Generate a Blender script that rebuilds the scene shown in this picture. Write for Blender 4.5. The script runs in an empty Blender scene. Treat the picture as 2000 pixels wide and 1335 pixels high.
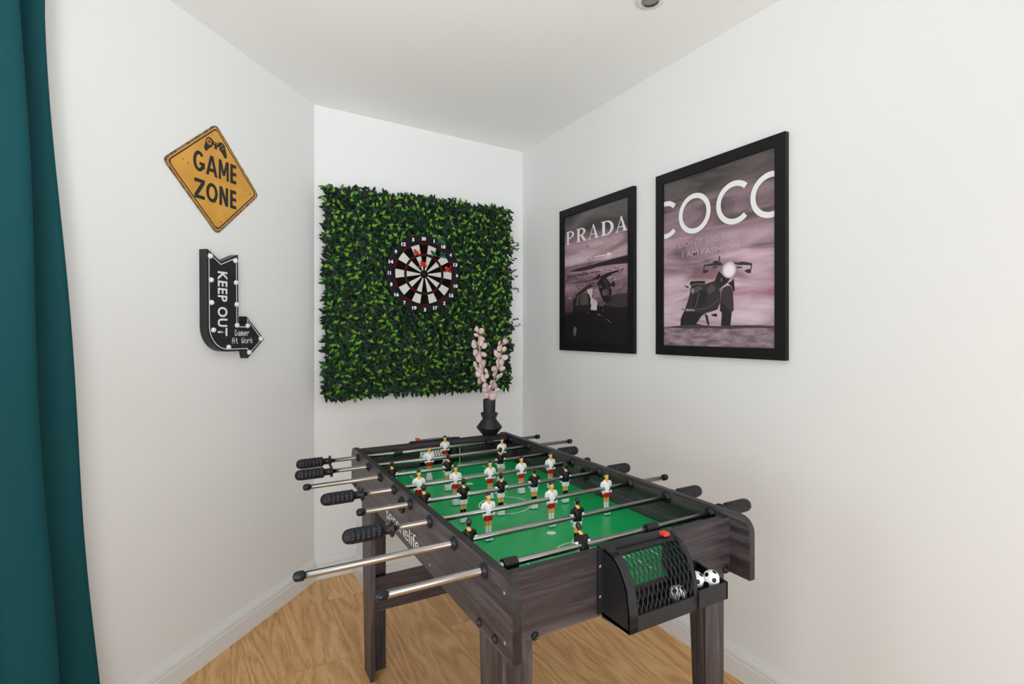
import bpy, bmesh, math, random
from mathutils import Matrix, Vector
R = math.radians
scene = bpy.context.scene
COL = scene.collection

# ------------------------------------------------------------------ camera
cam_d = bpy.data.cameras.new('camera')
cam = bpy.data.objects.new('camera', cam_d)
COL.objects.link(cam)
cam.location = (0, 0, 1.232)
cam.rotation_euler = (R(90), 0, -R(29.43))
cam_d.sensor_width = 36
cam_d.lens = 1016 / 2000 * 36
cam_d.shift_y = -18.7 / 2000
cam_d.clip_start = 0.02
scene.camera = cam

# ------------------------------------------------------------------ world, lights, exposure
scene.view_settings.view_transform = 'Standard'
scene.view_settings.look = 'None'
scene.view_settings.gamma = 1
scene.view_settings.exposure = -0.06
world = bpy.data.worlds.new('overcast_sky')
scene.world = world
world.use_nodes = True
world.node_tree.nodes['Background'].inputs[0].default_value = (0.86, 0.93, 1.0, 1)
world.node_tree.nodes['Background'].inputs[1].default_value = 1.0

CORNER = Vector((.417, 2.752, 0))                    # left wall meets back wall
LR = Vector((.688, .725, 0)).normalized()            # along the left wall, to the right
LN = Vector((.725, -.688, 0)).normalized()           # left wall, into the room
def lw(t, off, z): return CORNER + LR * t + LN * off + Vector((0, 0, z))
XR, YB, XS, YR = 1.628, 2.752, -1.86, -2.3           # right wall, back wall, side wall, rear wall
T_END = -3.305                                        # where the left wall meets the side wall

def area(name, loc, direction, sx, sy, power, col, spread=180):
    l = bpy.data.lights.new(name, 'AREA'); l.shape = 'RECTANGLE'; l.size = sx; l.size_y = sy
    l.energy = power; l.color = col; l.spread = R(spread)
    o = bpy.data.objects.new(name, l); COL.objects.link(o)
    o.location = loc
    o.rotation_euler = Vector(direction).to_track_quat('-Z', 'Z').to_euler()
    return o
area('daylight_bay_window', lw(-2.45, -.02, 1.08), LN + Vector((0, 0, .1)), 1.15, 1.98, 14, (.885, .95, 1))
area('daylight_side_window', (XS - .02, -.75, 1.08), (1, 0, .0), 1.7, 1.98, 34, (.885, .95, 1))
area('rear_window_fill', (.0, YR - .02, 1.08), (0, 1, .3), 2.2, 1.98, 36, (.885, .95, 1), 110)  # light for the unseen rear window, put in as a second fill
area('added_fill_light', (-.45, -.3, 1.3), (1.0, 2.2, 1.6), .4, .4, 6.2, (.885, .95, 1), 90)  # unseen fill light added near the camera to brighten ceiling and far corner

# ------------------------------------------------------------------ helpers
def srgb(c):
    f = lambda v: (v / 12.92 if v <= .04045 else ((v + .055) / 1.055) ** 2.4)
    return tuple(f(v / 255) for v in c) + (1,)

def mat(name, col, rough=.5, metal=0, **kw):
    m = bpy.data.materials.new(name); m.use_nodes = True
    b = m.node_tree.nodes['Principled BSDF']
    b.inputs['Base Color'].default_value = srgb(col)
    b.inputs['Roughness'].default_value = rough
    b.inputs['Metallic'].default_value = metal
    for k, v in kw.items(): b.inputs[k].default_value = v
    return m

class N:
    """tiny node helper"""
    def __init__(s, m): s.t = m.node_tree; s.b = s.t.nodes['Principled BSDF']
    def n(s, typ, **kw):
        x = s.t.nodes.new(typ)
        for k, v in kw.items():
            if hasattr(x, k): setattr(x, k, v)
            else: x.inputs[k.replace('_', ' ')].default_value = v
        return x
    def l(s, a, b): s.t.links.new(a, b)
    def ramp(s, stops):
        x = s.t.nodes.new('ShaderNodeValToRGB')
        e = x.color_ramp.elements
        while len(e) < len(stops): e.new(.5)
        for q, (p, c) in zip(e, stops): q.position = p; q.color = srgb(c) if max(c) > 1 else tuple(c) + (1,)
        return x
    def coord(s, scale=(1, 1, 1), loc=(0, 0, 0)):
        tc = s.n('ShaderNodeTexCoord'); mp = s.n('ShaderNodeMapping')
        mp.inputs['Scale'].default_value = scale; mp.inputs['Location'].default_value = loc
        s.l(tc.outputs['Object'], mp.inputs[0]); return mp.outputs[0]

def varied(name, col1, col2, scale=(20, 20, 20), rough=.5, lo=.35, hi=.65, detail=4, bump=0, metal=0, **kw):
    m = mat(name, col1, rough, metal, **kw); h = N(m)
    ns = h.n('ShaderNodeTexNoise', Scale=1.0, Detail=detail, Roughness=.6)
    h.l(h.coord(scale), ns.inputs['Vector'])
    r = h.ramp([(lo, col1), (hi, col2)]); h.l(ns.outputs[0], r.inputs[0]); h.l(r.outputs[0], h.b.inputs['Base Color'])
    if bump:
        bp = h.n('ShaderNodeBump', Strength=bump, Distance=.002); h.l(ns.outputs[0], bp.inputs['Height']); h.l(bp.outputs[0], h.b.inputs['Normal'])
    return m

def wood_dark(name, axis):
    s = [150, 150, 150]; s[axis] = 5
    m = mat(name, (70, 62, 62), .38); h = N(m)
    ns = h.n('ShaderNodeTexNoise', Scale=1.0, Detail=6, Roughness=.65, Distortion=.5); h.l(h.coord(s), ns.inputs['Vector'])
    s2 = [28, 28, 28]; s2[axis] = 2.2
    n2 = h.n('ShaderNodeTexNoise', Scale=1.0, Detail=3, Roughness=.5, Distortion=1.2); h.l(h.coord(s2, (3, 1, 2)), n2.inputs['Vector'])
    mx = h.n('ShaderNodeMath', operation='ADD'); h.l(ns.outputs[0], mx.inputs[0]); h.l(n2.outputs[0], mx.inputs[1])
    r = h.ramp([(.36, (36, 31, 33)), (.5, (62, 55, 58)), (.64, (94, 86, 90))])
    hf = h.n('ShaderNodeMath', operation='MULTIPLY'); hf.inputs[1].default_value = .5
    h.l(mx.outputs[0], hf.inputs[0]); h.l(hf.outputs[0], r.inputs[0]); h.l(r.outputs[0], h.b.inputs['Base Color'])
    bp = h.n('ShaderNodeBump', Strength=.12, Distance=.001); h.l(ns.outputs[0], bp.inputs['Height']); h.l(bp.outputs[0], h.b.inputs['Normal'])
    return m

def oak_floor():
    m = mat('oak_planks', (190, 150, 105), .42); h = N(m)
    tc = h.n('ShaderNodeTexCoord'); sp = h.n('ShaderNodeSeparateXYZ'); h.l(tc.outputs['Object'], sp.inputs[0])
    cb = h.n('ShaderNodeCombineXYZ')
    ax = h.n('ShaderNodeMath', operation='ADD'); ax.inputs[1].default_value = 9.96
    ay = h.n('ShaderNodeMath', operation='ADD'); ay.inputs[1].default_value = 9.02
    h.l(sp.outputs[1], ay.inputs[0]); h.l(sp.outputs[0], ax.inputs[0])
    h.l(ay.outputs[0], cb.inputs[0]); h.l(ax.outputs[0], cb.inputs[1])
    br = h.n('ShaderNodeTexBrick', offset=.37, offset_frequency=3)
    for k, v in (('Color1', (0, 0, 0, 1)), ('Color2', (1, 1, 1, 1)), ('Mortar', (.5, .5, .5, 1)), ('Scale', 1.0), ('Mortar Size', .0007), ('Mortar Smooth', .1), ('Brick Width', 1.28), ('Row Height', .2)):
        br.inputs[k].default_value = v
    h.l(cb.outputs[0], br.inputs['Vector'])
    # grain: stretched along Y, shifted per plank
    off = h.n('ShaderNodeVectorMath', operation='SCALE'); off.inputs['Scale'].default_value = 7.0
    h.l(br.outputs['Color'], off.inputs[0])
    ad = h.n('ShaderNodeVectorMath', operation='ADD'); h.l(tc.outputs['Object'], ad.inputs[0]); h.l(off.outputs[0], ad.inputs[1])
    mp = h.n('ShaderNodeMapping'); mp.inputs['Scale'].default_value = (9, 1.3, 1); h.l(ad.outputs[0], mp.inputs[0])
    n1 = h.n('ShaderNodeTexNoise', Scale=1.0, Detail=2, Roughness=.45, Distortion=.6); h.l(mp.outputs[0], n1.inputs['Vector'])
    mul = h.n('ShaderNodeMath', operation='MULTIPLY'); mul.inputs[1].default_value = 15; h.l(n1.outputs[0], mul.inputs[0])
    fr = h.n('ShaderNodeMath', operation='PINGPONG'); fr.inputs[1].default_value = 1.0; h.l(mul.outputs[0], fr.inputs[0])
    mp2 = h.n('ShaderNodeMapping'); mp2.inputs['Scale'].default_value = (260, 14, 1); h.l(ad.outputs[0], mp2.inputs[0])
    n2 = h.n('ShaderNodeTexNoise', Scale=1.0, Detail=4, Roughness=.6); h.l(mp2.outputs[0], n2.inputs['Vector'])
    m1 = h.n('ShaderNodeMath', operation='MULTIPLY_ADD'); m1.inputs[1].default_value = .38
    h.l(fr.outputs[0], m1.inputs[0]); h.l(n2.outputs[0], m1.inputs[2])
    m2 = h.n('ShaderNodeMath', operation='MULTIPLY_ADD'); m2.inputs[1].default_value = .16
    bw = h.n('ShaderNodeSeparateColor'); h.l(br.outputs['Color'], bw.inputs[0]); h.l(bw.outputs[0], m2.inputs[0]); h.l(m1.outputs[0], m2.inputs[2])
    r = h.ramp([(.32, (172, 118, 64)), (.62, (212, 158, 98)), (1.0, (236, 190, 130))]); h.l(m2.outputs[0], r.inputs[0])
    mixc = h.n('ShaderNodeMix', data_type='RGBA'); mixc.inputs['B'].default_value = srgb((112, 80, 50))
    for s in mixc.inputs:
        pass
    h.l(br.outputs['Fac'], mixc.inputs[0]); h.l(r.outputs[0], mixc.inputs[6]); mixc.inputs[7].default_value = srgb((150, 106, 62))
    h.l(mixc.outputs[2], h.b.inputs['Base Color'])
    bp = h.n('ShaderNodeBump', Strength=.08, Distance=.001); h.l(n2.outputs[0], bp.inputs['Height']); h.l(bp.outputs[0], h.b.inputs['Normal'])
    return m

def wall_paint(name, c):
    m = mat(name, c, .75); h = N(m)
    ns = h.n('ShaderNodeTexNoise', Scale=260.0, Detail=3); h.l(h.coord(), ns.inputs['Vector'])
    bp = h.n('ShaderNodeBump', Strength=.06, Distance=.001); h.l(ns.outputs[0], bp.inputs['Height']); h.l(bp.outputs[0], h.b.inputs['Normal'])
    return m

M = {}
M['wall'] = wall_paint('matt_white_paint', (237, 237, 236))
M['ceil'] = wall_paint('ceiling_paint', (248, 248, 247))
M['trim'] = mat('satin_white_trim', (232, 231, 229), .4)
M['floor'] = oak_floor()
for i, a in enumerate('xyz'): M['wood_' + a] = wood_dark('dark_woodgrain_' + a, i)
M['edge'] = varied('black_edge_band', (34, 32, 33), (52, 50, 51), (60, 60, 60), .42)
M['raw'] = varied('raw_board_edge', (150, 112, 84), (178, 140, 110), (300, 300, 300), .8)
M['green'] = varied('pitch_green', (2, 170, 92), (4, 178, 100), (6, 6, 6), .3)
M['line'] = mat('pitch_white', (226, 236, 228), .4)
M['steel'] = mat('chromed_steel', (164, 160, 157), .24, 1)
M['black'] = varied('black_plastic', (13, 14, 16), (20, 21, 24), (90, 90, 90), .36)
M['blackm'] = varied('black_plastic_matt', (24, 25, 29), (31, 32, 36), (120, 120, 120), .42)
M['rubber'] = varied('black_rubber', (17, 20, 27), (24, 27, 35), (80, 80, 80), .3, **{'Specular IOR Level': .4})
M['red'] = mat('red_plastic', (226, 66, 40), .4)
M['screw'] = mat('zinc_screw', (160, 160, 165), .3, 1)
M['pwhite'] = mat('player_white', (248, 248, 250), .35)
M['pred'] = mat('player_red', (205, 26, 30), .35)
M['pblack'] = mat('player_black', (8, 8, 9), .4, **{'Specular IOR Level': .3})
M['pskin'] = mat('player_skin', (246, 184, 96), .4)
M['phair'] = mat('player_hair', (34, 26, 24), .35)
M['vase'] = varied('vase_black', (15, 15, 16), (25, 24, 25), (40, 40, 40), .48)
M['euc'] = varied('dusty_pink_leaf', (198, 166, 166), (216, 188, 186), (50, 50, 50), .6)
M['eucstem'] = mat('dry_pink_stem', (196, 160, 140), .7)
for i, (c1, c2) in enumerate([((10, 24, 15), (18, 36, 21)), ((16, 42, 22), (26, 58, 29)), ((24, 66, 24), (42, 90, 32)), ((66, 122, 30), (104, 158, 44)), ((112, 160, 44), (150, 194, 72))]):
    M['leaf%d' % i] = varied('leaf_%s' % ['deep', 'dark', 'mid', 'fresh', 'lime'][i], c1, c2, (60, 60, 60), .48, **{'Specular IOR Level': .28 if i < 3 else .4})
M['wire'] = mat('green_wire', (24, 34, 26), .5)
M['ring'] = varied('dart_surround', (20, 19, 23), (27, 26, 30), (200, 200, 200), .7, **{'Specular IOR Level': .2})
M['dblack'] = varied('dart_sisal_black', (5, 5, 5), (9, 8, 8), (300, 300, 300), .8, **{'Specular IOR Level': .1})
M['dwhite'] = varied('dart_sisal_white', (206, 202, 192), (218, 214, 205), (300, 300, 300), .7)
M['dred'] = varied('dart_sisal_red', (74, 6, 13), (94, 12, 19), (300, 300, 300), .8, **{'Specular IOR Level': .1})
M['dgreen'] = varied('dart_sisal_green', (10, 24, 17), (16, 32, 24), (300, 300, 300), .8, **{'Specular IOR Level': .1})
M['fred'] = mat('flight_red', (236, 34, 24), .4)
M['fgreen'] = mat('flight_green', (18, 116, 98), .4)
M['num'] = mat('printed_white', (236, 236, 234), .5)
M['frame'] = varied('black_frame_wood', (9, 9, 10), (15, 15, 16), (8, 60, 8), .5, **{'Specular IOR Level': .3})
M['ink'] = varied('worn_black_ink', (34, 30, 30), (70, 58, 44), (90, 90, 90), .6, .62, .78)
M['curtain'] = varied('teal_cloth', (9, 68, 74), (13, 75, 81), (500, 500, 900), .7, bump=.15, **{'Specular IOR Level': .2})
M['chrome'] = mat('lamp_chrome', (150, 150, 148), .25, 1)
M['bulb'] = mat('bulb_white', (232, 232, 226), .3)
M['glass'] = mat('window_glass', (255, 255, 255), .02, **{'Transmission Weight': 1.0})

def sign_yellow():
    m = mat('sign_yellow', (208, 154, 66), .45); h = N(m)
    n1 = h.n('ShaderNodeTexNoise', Scale=42.0, Detail=5, Roughness=.7); h.l(h.coord(), n1.inputs['Vector'])
    n2 = h.n('ShaderNodeTexNoise', Scale=7.0, Detail=3); h.l(h.coord(), n2.inputs['Vector'])
    r0 = h.ramp([(.3, (206, 146, 52)), (.7, (226, 170, 76))]); h.l(n2.outputs[0], r0.inputs[0])
    r1 = h.ramp([(.66, (0, 0, 0)), (.74, (1, 1, 1))]); h.l(n1.outputs[0], r1.inputs[0])
    mx = h.n('ShaderNodeMix', data_type='RGBA'); h.l(r1.outputs[0], mx.inputs[0]); h.l(r0.outputs[0], mx.inputs[6]); mx.inputs[7].default_value = srgb((112, 70, 34))
    h.l(mx.outputs[2], h.b.inputs['Base Color']); return m
M['sign'] = sign_yellow()
M['signrim'] = varied('sign_rim_rust', (158, 126, 92), (84, 58, 42), (70, 70, 70), .6, .4, .6)

def print_material(name, stops, cloud, h0, h1, stretch=(3.2, 13, 1), amount=.5, seed=0):
    """a printed picture: vertical tones with streaky clouds, in poster coordinates"""
    m = mat(name, (150, 130, 138), .32); h = N(m)
    tc = h.n('ShaderNodeTexCoord'); sp = h.n('ShaderNodeSeparateXYZ'); h.l(tc.outputs['Object'], sp.inputs[0])
    mr = h.n('ShaderNodeMapRange'); mr.inputs['From Min'].default_value = h0; mr.inputs['From Max'].default_value = h1
    h.l(sp.outputs[1], mr.inputs['Value'])
    ns = h.n('ShaderNodeTexNoise', Scale=1.0, Detail=5, Roughness=.55, Distortion=.8)
    mp = h.n('ShaderNodeMapping'); mp.inputs['Scale'].default_value = stretch; mp.inputs['Location'].default_value = (seed, seed * .7, 0); mp.inputs['Rotation'].default_value = (0, 0, R(-4))
    h.l(tc.outputs['Object'], mp.inputs[0]); h.l(mp.outputs[0], ns.inputs['Vector'])
    r = h.ramp(stops); h.l(mr.outputs[0], r.inputs[0])
    cr = h.ramp([(.36, cloud[0]), (.64, cloud[1])]); h.l(ns.outputs[0], cr.inputs[0])
    mx = h.n('ShaderNodeMix', data_type='RGBA', blend_type='OVERLAY'); mx.inputs[0].default_value = amount
    h.l(r.outputs[0], mx.inputs[6]); h.l(cr.outputs[0], mx.inputs[7]); h.l(mx.outputs[2], h.b.inputs['Base Color'])
    return m

def put(o, label=None, cat=None, group=None, kind=None):
    if label: o['label'] = label
    if cat: o['category'] = cat
    if group: o['group'] = group
    if kind: o['kind'] = kind
    return o

def thing(name, label, cat, loc=(0, 0, 0), group=None, frame=None):
    """an Empty at the thing's base; frame = (right, up, normal) for things hung on a wall"""
    o = bpy.data.objects.new(name, None); COL.objects.link(o); o.empty_display_size = .05
    if frame:
        r, u, n = [Vector(v) for v in frame]
        o.matrix_world = Matrix(((r.x, u.x, n.x, loc[0]), (r.y, u.y, n.y, loc[1]), (r.z, u.z, n.z, loc[2]), (0, 0, 0, 1)))
    else: o.location = loc
    return put(o, label, cat, group)

class MB:
    """collects shapes for ONE mesh object"""
    def __init__(s): s.v = []; s.f = []; s.m = []; s.s = []
    def add(s, vs, fs, m=0, smooth=False):
        b = len(s.v); s.v += [tuple(v) for v in vs]
        for f in fs: s.f.append([b + i for i in f]); s.m.append(m); s.s.append(smooth)
        return s
    def box(s, x0, x1, y0, y1, z0, z1, m=0):
        v = [(x, y, z) for x in (x0, x1) for y in (y0, y1) for z in (z0, z1)]
        return s.add(v, [(0, 1, 3, 2), (4, 6, 7, 5), (0, 4, 5, 1), (2, 3, 7, 6), (0, 2, 6, 4), (1, 5, 7, 3)], m)
    def prism(s, pts, axis, a, b, m=0, mside=None):
        """polygon pts (2D) extruded along axis from a to b"""
        def P(p, h):
            return {0: (h, p[0], p[1]), 1: (p[0], h, p[1]), 2: (p[0], p[1], h)}[axis]
        n = len(pts); v = [P(p, a) for p in pts] + [P(p, b) for p in pts]
        s.add(v, [tuple(range(n))[::-1], tuple(range(n, 2 * n))], m)
        b0 = len(s.v) - 2 * n
        for i in range(n):
            j = (i + 1) % n; s.f.append([b0 + i, b0 + j, b0 + n + j, b0 + n + i]); s.m.append(m if mside is None else mside); s.s.append(False)
        return s
    def lathe(s, prof, axis=2, c=(0, 0, 0), seg=24, m=0, mod=None, smooth=True):
        """prof = [(r, h)]; revolve about axis through c; closes with caps when r=0"""
        v = []; f = []
        for k, (r, h) in enumerate(prof):
            for i in range(seg):
                a = 2 * math.pi * i / seg
                rr = r * (mod(i, k) if mod else 1)
                x, y = rr * math.cos(a), rr * math.sin(a)
                p = {0: (h, x, y), 1: (y, h, x), 2: (x, y, h)}[axis]
                v.append((p[0] + c[0], p[1] + c[1], p[2] + c[2]))
        for k in range(len(prof) - 1):
            for i in range(seg):
                j = (i + 1) % seg
                f.append((k * seg + i, k * seg + j, (k + 1) * seg + j, (k + 1) * seg + i))
        s.add(v, f, m, smooth)
        b = len(s.v) - len(v)
        s.f.append([b + i for i in range(seg)][::-1]); s.m.append(m); s.s.append(False)
        s.f.append([b + (len(prof) - 1) * seg + i for i in range(seg)]); s.m.append(m); s.s.append(False)
        return s
    def tube(s, pts, r, seg=8, m=0):
        pts = [Vector(p) for p in pts]; v = []; f = []
        rs = r if isinstance(r, (list, tuple)) else [r] * len(pts)
        up = None
        for k, p in enumerate(pts):
            d = (pts[min(k + 1, len(pts) - 1)] - pts[max(k - 1, 0)]).normalized()
            if up is None: up = d.orthogonal().normalized()
            up = (up - d * up.dot(d)).normalized(); w = d.cross(up)
            for i in range(seg):
                a = 2 * math.pi * i / seg; v.append(p + (up * math.cos(a) + w * math.sin(a)) * rs[k])
        for k in range(len(pts) - 1):
            for i in range(seg):
                j = (i + 1) % seg; f.append((k * seg + i, k * seg + j, (k + 1) * seg + j, (k + 1) * seg + i))
        s.add(v, f, m, True); b = len(s.v) - len(v)
        s.f.append([b + i for i in range(seg)][::-1]); s.m.append(m); s.s.append(False)
        s.f.append([b + (len(pts) - 1) * seg + i for i in range(seg)]); s.m.append(m); s.s.append(False)
        return s
    def ball(s, c, rx, ry=None, rz=None, u=16, w=10, m=0):
        ry = ry or rx; rz = rz or rx
        prof = [(math.sin(math.pi * k / w), -math.cos(math.pi * k / w)) for k in range(w + 1)]
        v = []
        for r, h in prof:
            for i in range(u):
                a = 2 * math.pi * i / u; v.append((c[0] + rx * max(r, 1e-4) * math.cos(a), c[1] + ry * max(r, 1e-4) * math.sin(a), c[2] + rz * h))
        f = [(k * u + i, k * u + (i + 1) % u, (k + 1) * u + (i + 1) % u, (k + 1) * u + i) for k in range(w) for i in range(u)]
        s.add(v, f, m, True); b = len(s.v) - len(v)
        s.f.append([b + i for i in range(u)][::-1]); s.m.append(m); s.s.append(True)
        s.f.append([b + w * u + i for i in range(u)]); s.m.append(m); s.s.append(True)
        return s
    def mesh(s, name, mats):
        me = bpy.data.meshes.new(name); me.from_pydata(s.v, [], s.f)
        for x in (mats if isinstance(mats, (list, tuple)) else [mats]): me.materials.append(M[x] if isinstance(x, str) else x)
        me.polygons.foreach_set('material_index', s.m); me.polygons.foreach_set('use_smooth', s.s)
        bm = bmesh.new(); bm.from_mesh(me); bmesh.ops.recalc_face_normals(bm, faces=bm.faces[:]); bm.to_mesh(me); bm.free()
        return me
    def build(s, name, mats, parent=None, loc=None, bevel=0, seg=2):
        return link(name, s.mesh(name, mats), parent, loc, bevel, seg)

def link(name, me, parent=None, loc=None, bevel=0, seg=2):
    o = bpy.data.objects.new(name, me); COL.objects.link(o)
    if parent: o.parent = parent
    if loc: o.location = loc
    if bevel:
        b = o.modifiers.new('bevel', 'BEVEL'); b.width = bevel; b.segments = seg; b.limit_method = 'ANGLE'; b.angle_limit = R(35)
    return o

def struct(o): o['kind'] = 'structure'; return o

def curve_shape(name, loops, depth, m, parent, z=0, bevel=0):
    """closed 2D loops (outer and holes) filled and extruded: local XY, from z to z+depth"""
    cu = bpy.data.curves.new(name, 'CURVE'); cu.dimensions = '2D'; cu.fill_mode = 'BOTH'; cu.extrude = depth / 2
    for lp in loops:
        sp = cu.splines.new('POLY'); sp.points.add(len(lp) - 1); sp.use_cyclic_u = True
        for p, q in zip(sp.points, lp): p.co = (q[0], q[1], 0, 1)
    return to_mesh(name, cu, m, parent, z + depth / 2)

def to_mesh(name, cu, m, parent, z=0, fit=None, rot=0):
    tmp = bpy.data.objects.new('tmp', cu); COL.objects.link(tmp)
    dg = bpy.context.evaluated_depsgraph_get(); dg.update()
    me = bpy.data.meshes.new_from_object(tmp.evaluated_get(dg)); bpy.data.objects.remove(tmp); bpy.data.curves.remove(cu)
    me.name = name
    if rot: me.transform(Matrix.Rotation(rot, 4, 'Z'))
    if fit:
        x0, x1, y0, y1 = fit
        xs = [v.co.x for v in me.vertices]; ys = [v.co.y for v in me.vertices]
        a, b, c, d = min(xs), max(xs), min(ys), max(ys)
        for v in me.vertices:
            v.co.x = x0 + (v.co.x - a) / (b - a) * (x1 - x0); v.co.y = y0 + (v.co.y - c) / (d - c) * (y1 - y0)
    for v in me.vertices: v.co.z += z
    me.materials.clear(); me.materials.append(M[m] if isinstance(m, str) else m)
    return link(name, me, parent)

def text(s, fit, m, parent, z, name='lettering', bold=0, depth=.0005, spacing=1.0, rot=0, fat=0):
    cu = bpy.data.curves.new('text', 'FONT'); cu.body = s; cu.size = 1; cu.offset = bold; cu.extrude = 0; cu.space_character = spacing; cu.resolution_u = 4
    o = to_mesh(name, cu, m, parent, z, fit, rot)
    if fat:                                              # heavier strokes: the letters again, a touch to each side
        bm = bmesh.new(); bm.from_mesh(o.data); g = bm.faces[:] + bm.edges[:] + bm.verts[:]
        for k, d in enumerate((-fat, fat)):
            r = bmesh.ops.duplicate(bm, geom=g)
            bmesh.ops.translate(bm, vec=(d, 0, 2e-5 * (k + 1)), verts=[e for e in r['geom'] if isinstance(e, bmesh.types.BMVert)])
        bm.to_mesh(o.data); bm.free()
    return o

def merge_into(target, o):
    """what is printed on a surface stays inside that surface's mesh"""
    me = target.data; base = len(me.materials)
    for m_ in o.data.materials: me.materials.append(m_)
    bm = bmesh.new(); bm.from_mesh(me); n0 = len(bm.faces); bm.from_mesh(o.data); bm.faces.ensure_lookup_table()
    for f in bm.faces[n0:]: f.material_index += base
    bm.to_mesh(me); bm.free(); bpy.data.objects.remove(o)

def arc_ring(cx, cy, r0, r1, a0, a1, n=40, clip=None, sy=1):
    pts_o = []; pts_i = []
    for k in range(n + 1):
        a = R(a0 + (a1 - a0) * k / n)
        o = (cx + r1 * math.cos(a), cy + r1 * sy * math.sin(a)); i = (cx + r0 * math.cos(a), cy + r0 * sy * math.sin(a))
        pts_o.append(o); pts_i.append(i)
    quads = []
    for k in range(n):
        q = [pts_o[k], pts_o[k + 1], pts_i[k + 1], pts_i[k]]
        if clip:
            q = [(min(max(x, clip[0]), clip[1]), y) for x, y in q]
            if max(x for x, _ in q) - min(x for x, _ in q) < 1e-5: continue
        quads.append(q)
    return quads

def flat(name, polys, m, parent, z, kind=None):
    """printed shapes on a plane: polygons (2D) lying at height z, each a hair above the last"""
    b = MB()
    for k, p in enumerate(polys):
        b.add([(x, y, z + k * 1e-6) for x, y in p], [tuple(range(len(p)))])
    me = bpy.data.meshes.new(name); me.from_pydata(b.v, [], b.f)
    bm = bmesh.new(); bm.from_mesh(me)
    for f in bm.faces:
        if f.normal.z < 0: f.normal_flip()
    bm.to_mesh(me); bm.free()
    me.materials.append(M[m] if isinstance(m, str) else m)
    return link(name, me, parent)

def circle(cx, cy, rx, ry=None, n=28, a0=0):
    ry = ry or rx
    return [(cx + rx * math.cos(2 * math.pi * k / n + a0), cy + ry * math.sin(2 * math.pi * k / n + a0)) for k in range(n)]

def stroke(pts, w):
    """open polyline -> list of quads with width w"""
    out = []
    for (x0, y0), (x1, y1) in zip(pts, pts[1:]):
        d = math.hypot(x1 - x0, y1 - y0); nx, ny = -(y1 - y0) / d * w / 2, (x1 - x0) / d * w / 2
        out.append([(x0 + nx, y0 + ny), (x0 - nx, y0 - ny), (x1 - nx, y1 - ny), (x1 + nx, y1 + ny)])
    return out

# ------------------------------------------------------------------ the room
ZC = lambda x: 2.338 + (XR - x) * .0267               # the ceiling falls a little to the right
lend = lw(T_END, 0, 0)
foot = [(XR, YR), (XR, YB), (CORNER.x, YB), (lend.x, lend.y), (XS, YR)]
b = MB(); n = len(foot)
b.prism(foot, 2, -.08, 0); struct(b.build('floor', 'floor'))
b = MB(); v = [(x, y, ZC(x)) for x, y in foot] + [(x, y, 2.6) for x, y in foot]
b.add(v, [tuple(range(n)), tuple(range(n, 2 * n))] + [(i, (i + 1) % n, n + (i + 1) % n, n + i) for i in range(n)])
struct(b.build('ceiling', 'ceil'))

def wall(name, p0, p1, out, holes=(), h=2.6):
    """wall from p0 to p1 (inner face), thickness .12 towards out, holes = [(t0, t1, z0, z1)]"""
    p0, p1, out = Vector(p0), Vector(p1), Vector(out).normalized() * .12
    L = (p1 - p0).length; d = (p1 - p0) / L
    ts = sorted({0, L} | {t for q in holes for t in q[:2]}); zs = sorted({-.08, h} | {z for q in holes for z in q[2:]})
    b = MB()
    for t0, t1 in zip(ts, ts[1:]):
        for z0, z1 in zip(zs, zs[1:]):
            if any(q[0] <= t0 and t1 <= q[1] and q[2] <= z0 and z1 <= q[3] for q in holes): continue
            P = [p0 + d * t + o + Vector((0, 0, z)) for t in (t0, t1) for o in (Vector(), out) for z in (z0, z1)]
            b.add(P, [(0, 1, 3, 2), (4, 6, 7, 5), (0, 4, 5, 1), (2, 3, 7, 6), (0, 2, 6, 4), (1, 5, 7, 3)])
    return struct(b.build(name, 'wall'))
wall('wall_right', (XR, YR, 0), (XR, YB, 0), (1, 0, 0))
wall('wall_back', (CORNER.x - .1, YB, 0), (XR + .12, YB, 0), (0, 1, 0))
Lw = -T_END
wall('wall_left', lend, CORNER, -LN, [(Lw - 3.05, Lw - 1.85, .06, 2.10)])
wall('wall_side', (XS, YR, 0), lend, (-1, 0, 0), [(YR * 0 + .7, 2.4, .06, 2.10)])
wall('wall_rear', (XS, YR, 0), (XR, YR, 0), (0, -1, 0), [(.75, 2.95, .06, 2.10)])

def window(name, origin, r, nrm, w, z0, z1):
    t = bpy.data.objects.new(name, None); COL.objects.link(t); struct(t)
    u = Vector((0, 0, 1)); r = Vector(r); nrm = Vector(nrm)
    t.matrix_world = Matrix(((r.x, u.x, nrm.x, origin[0]), (r.y, u.y, nrm.y, origin[1]), (r.z, u.z, nrm.z, 0), (0, 0, 0, 1)))
    b = MB()
    for x in (0, w / 2 - .025, w - .05): b.box(x, x + .05, z0, z1, -.10, -.05)
    for y in (z0, z1 - .05): b.box(0, w, y, y + .05, -.10, -.05)
    b.build('window_frame', 'trim', t)
    MB().box(.02, w - .02, z0 + .02, z1 - .02, -.078, -.074).build('pane', 'glass', t)
window('window_1', lw(-3.05, 0, 0), LR, LN, 1.2, .06, 2.10)
window('window_2', (XS, YR + .7, 0), (0, 1, 0), (1, 0, 0), 1.7, .06, 2.10)
window('window_3', (XS + 2.95, YR, 0), (-1, 0, 0), (0, 1, 0), 2.2, .06, 2.10)  # unseen window behind the camera, put in for the fill light

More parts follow.
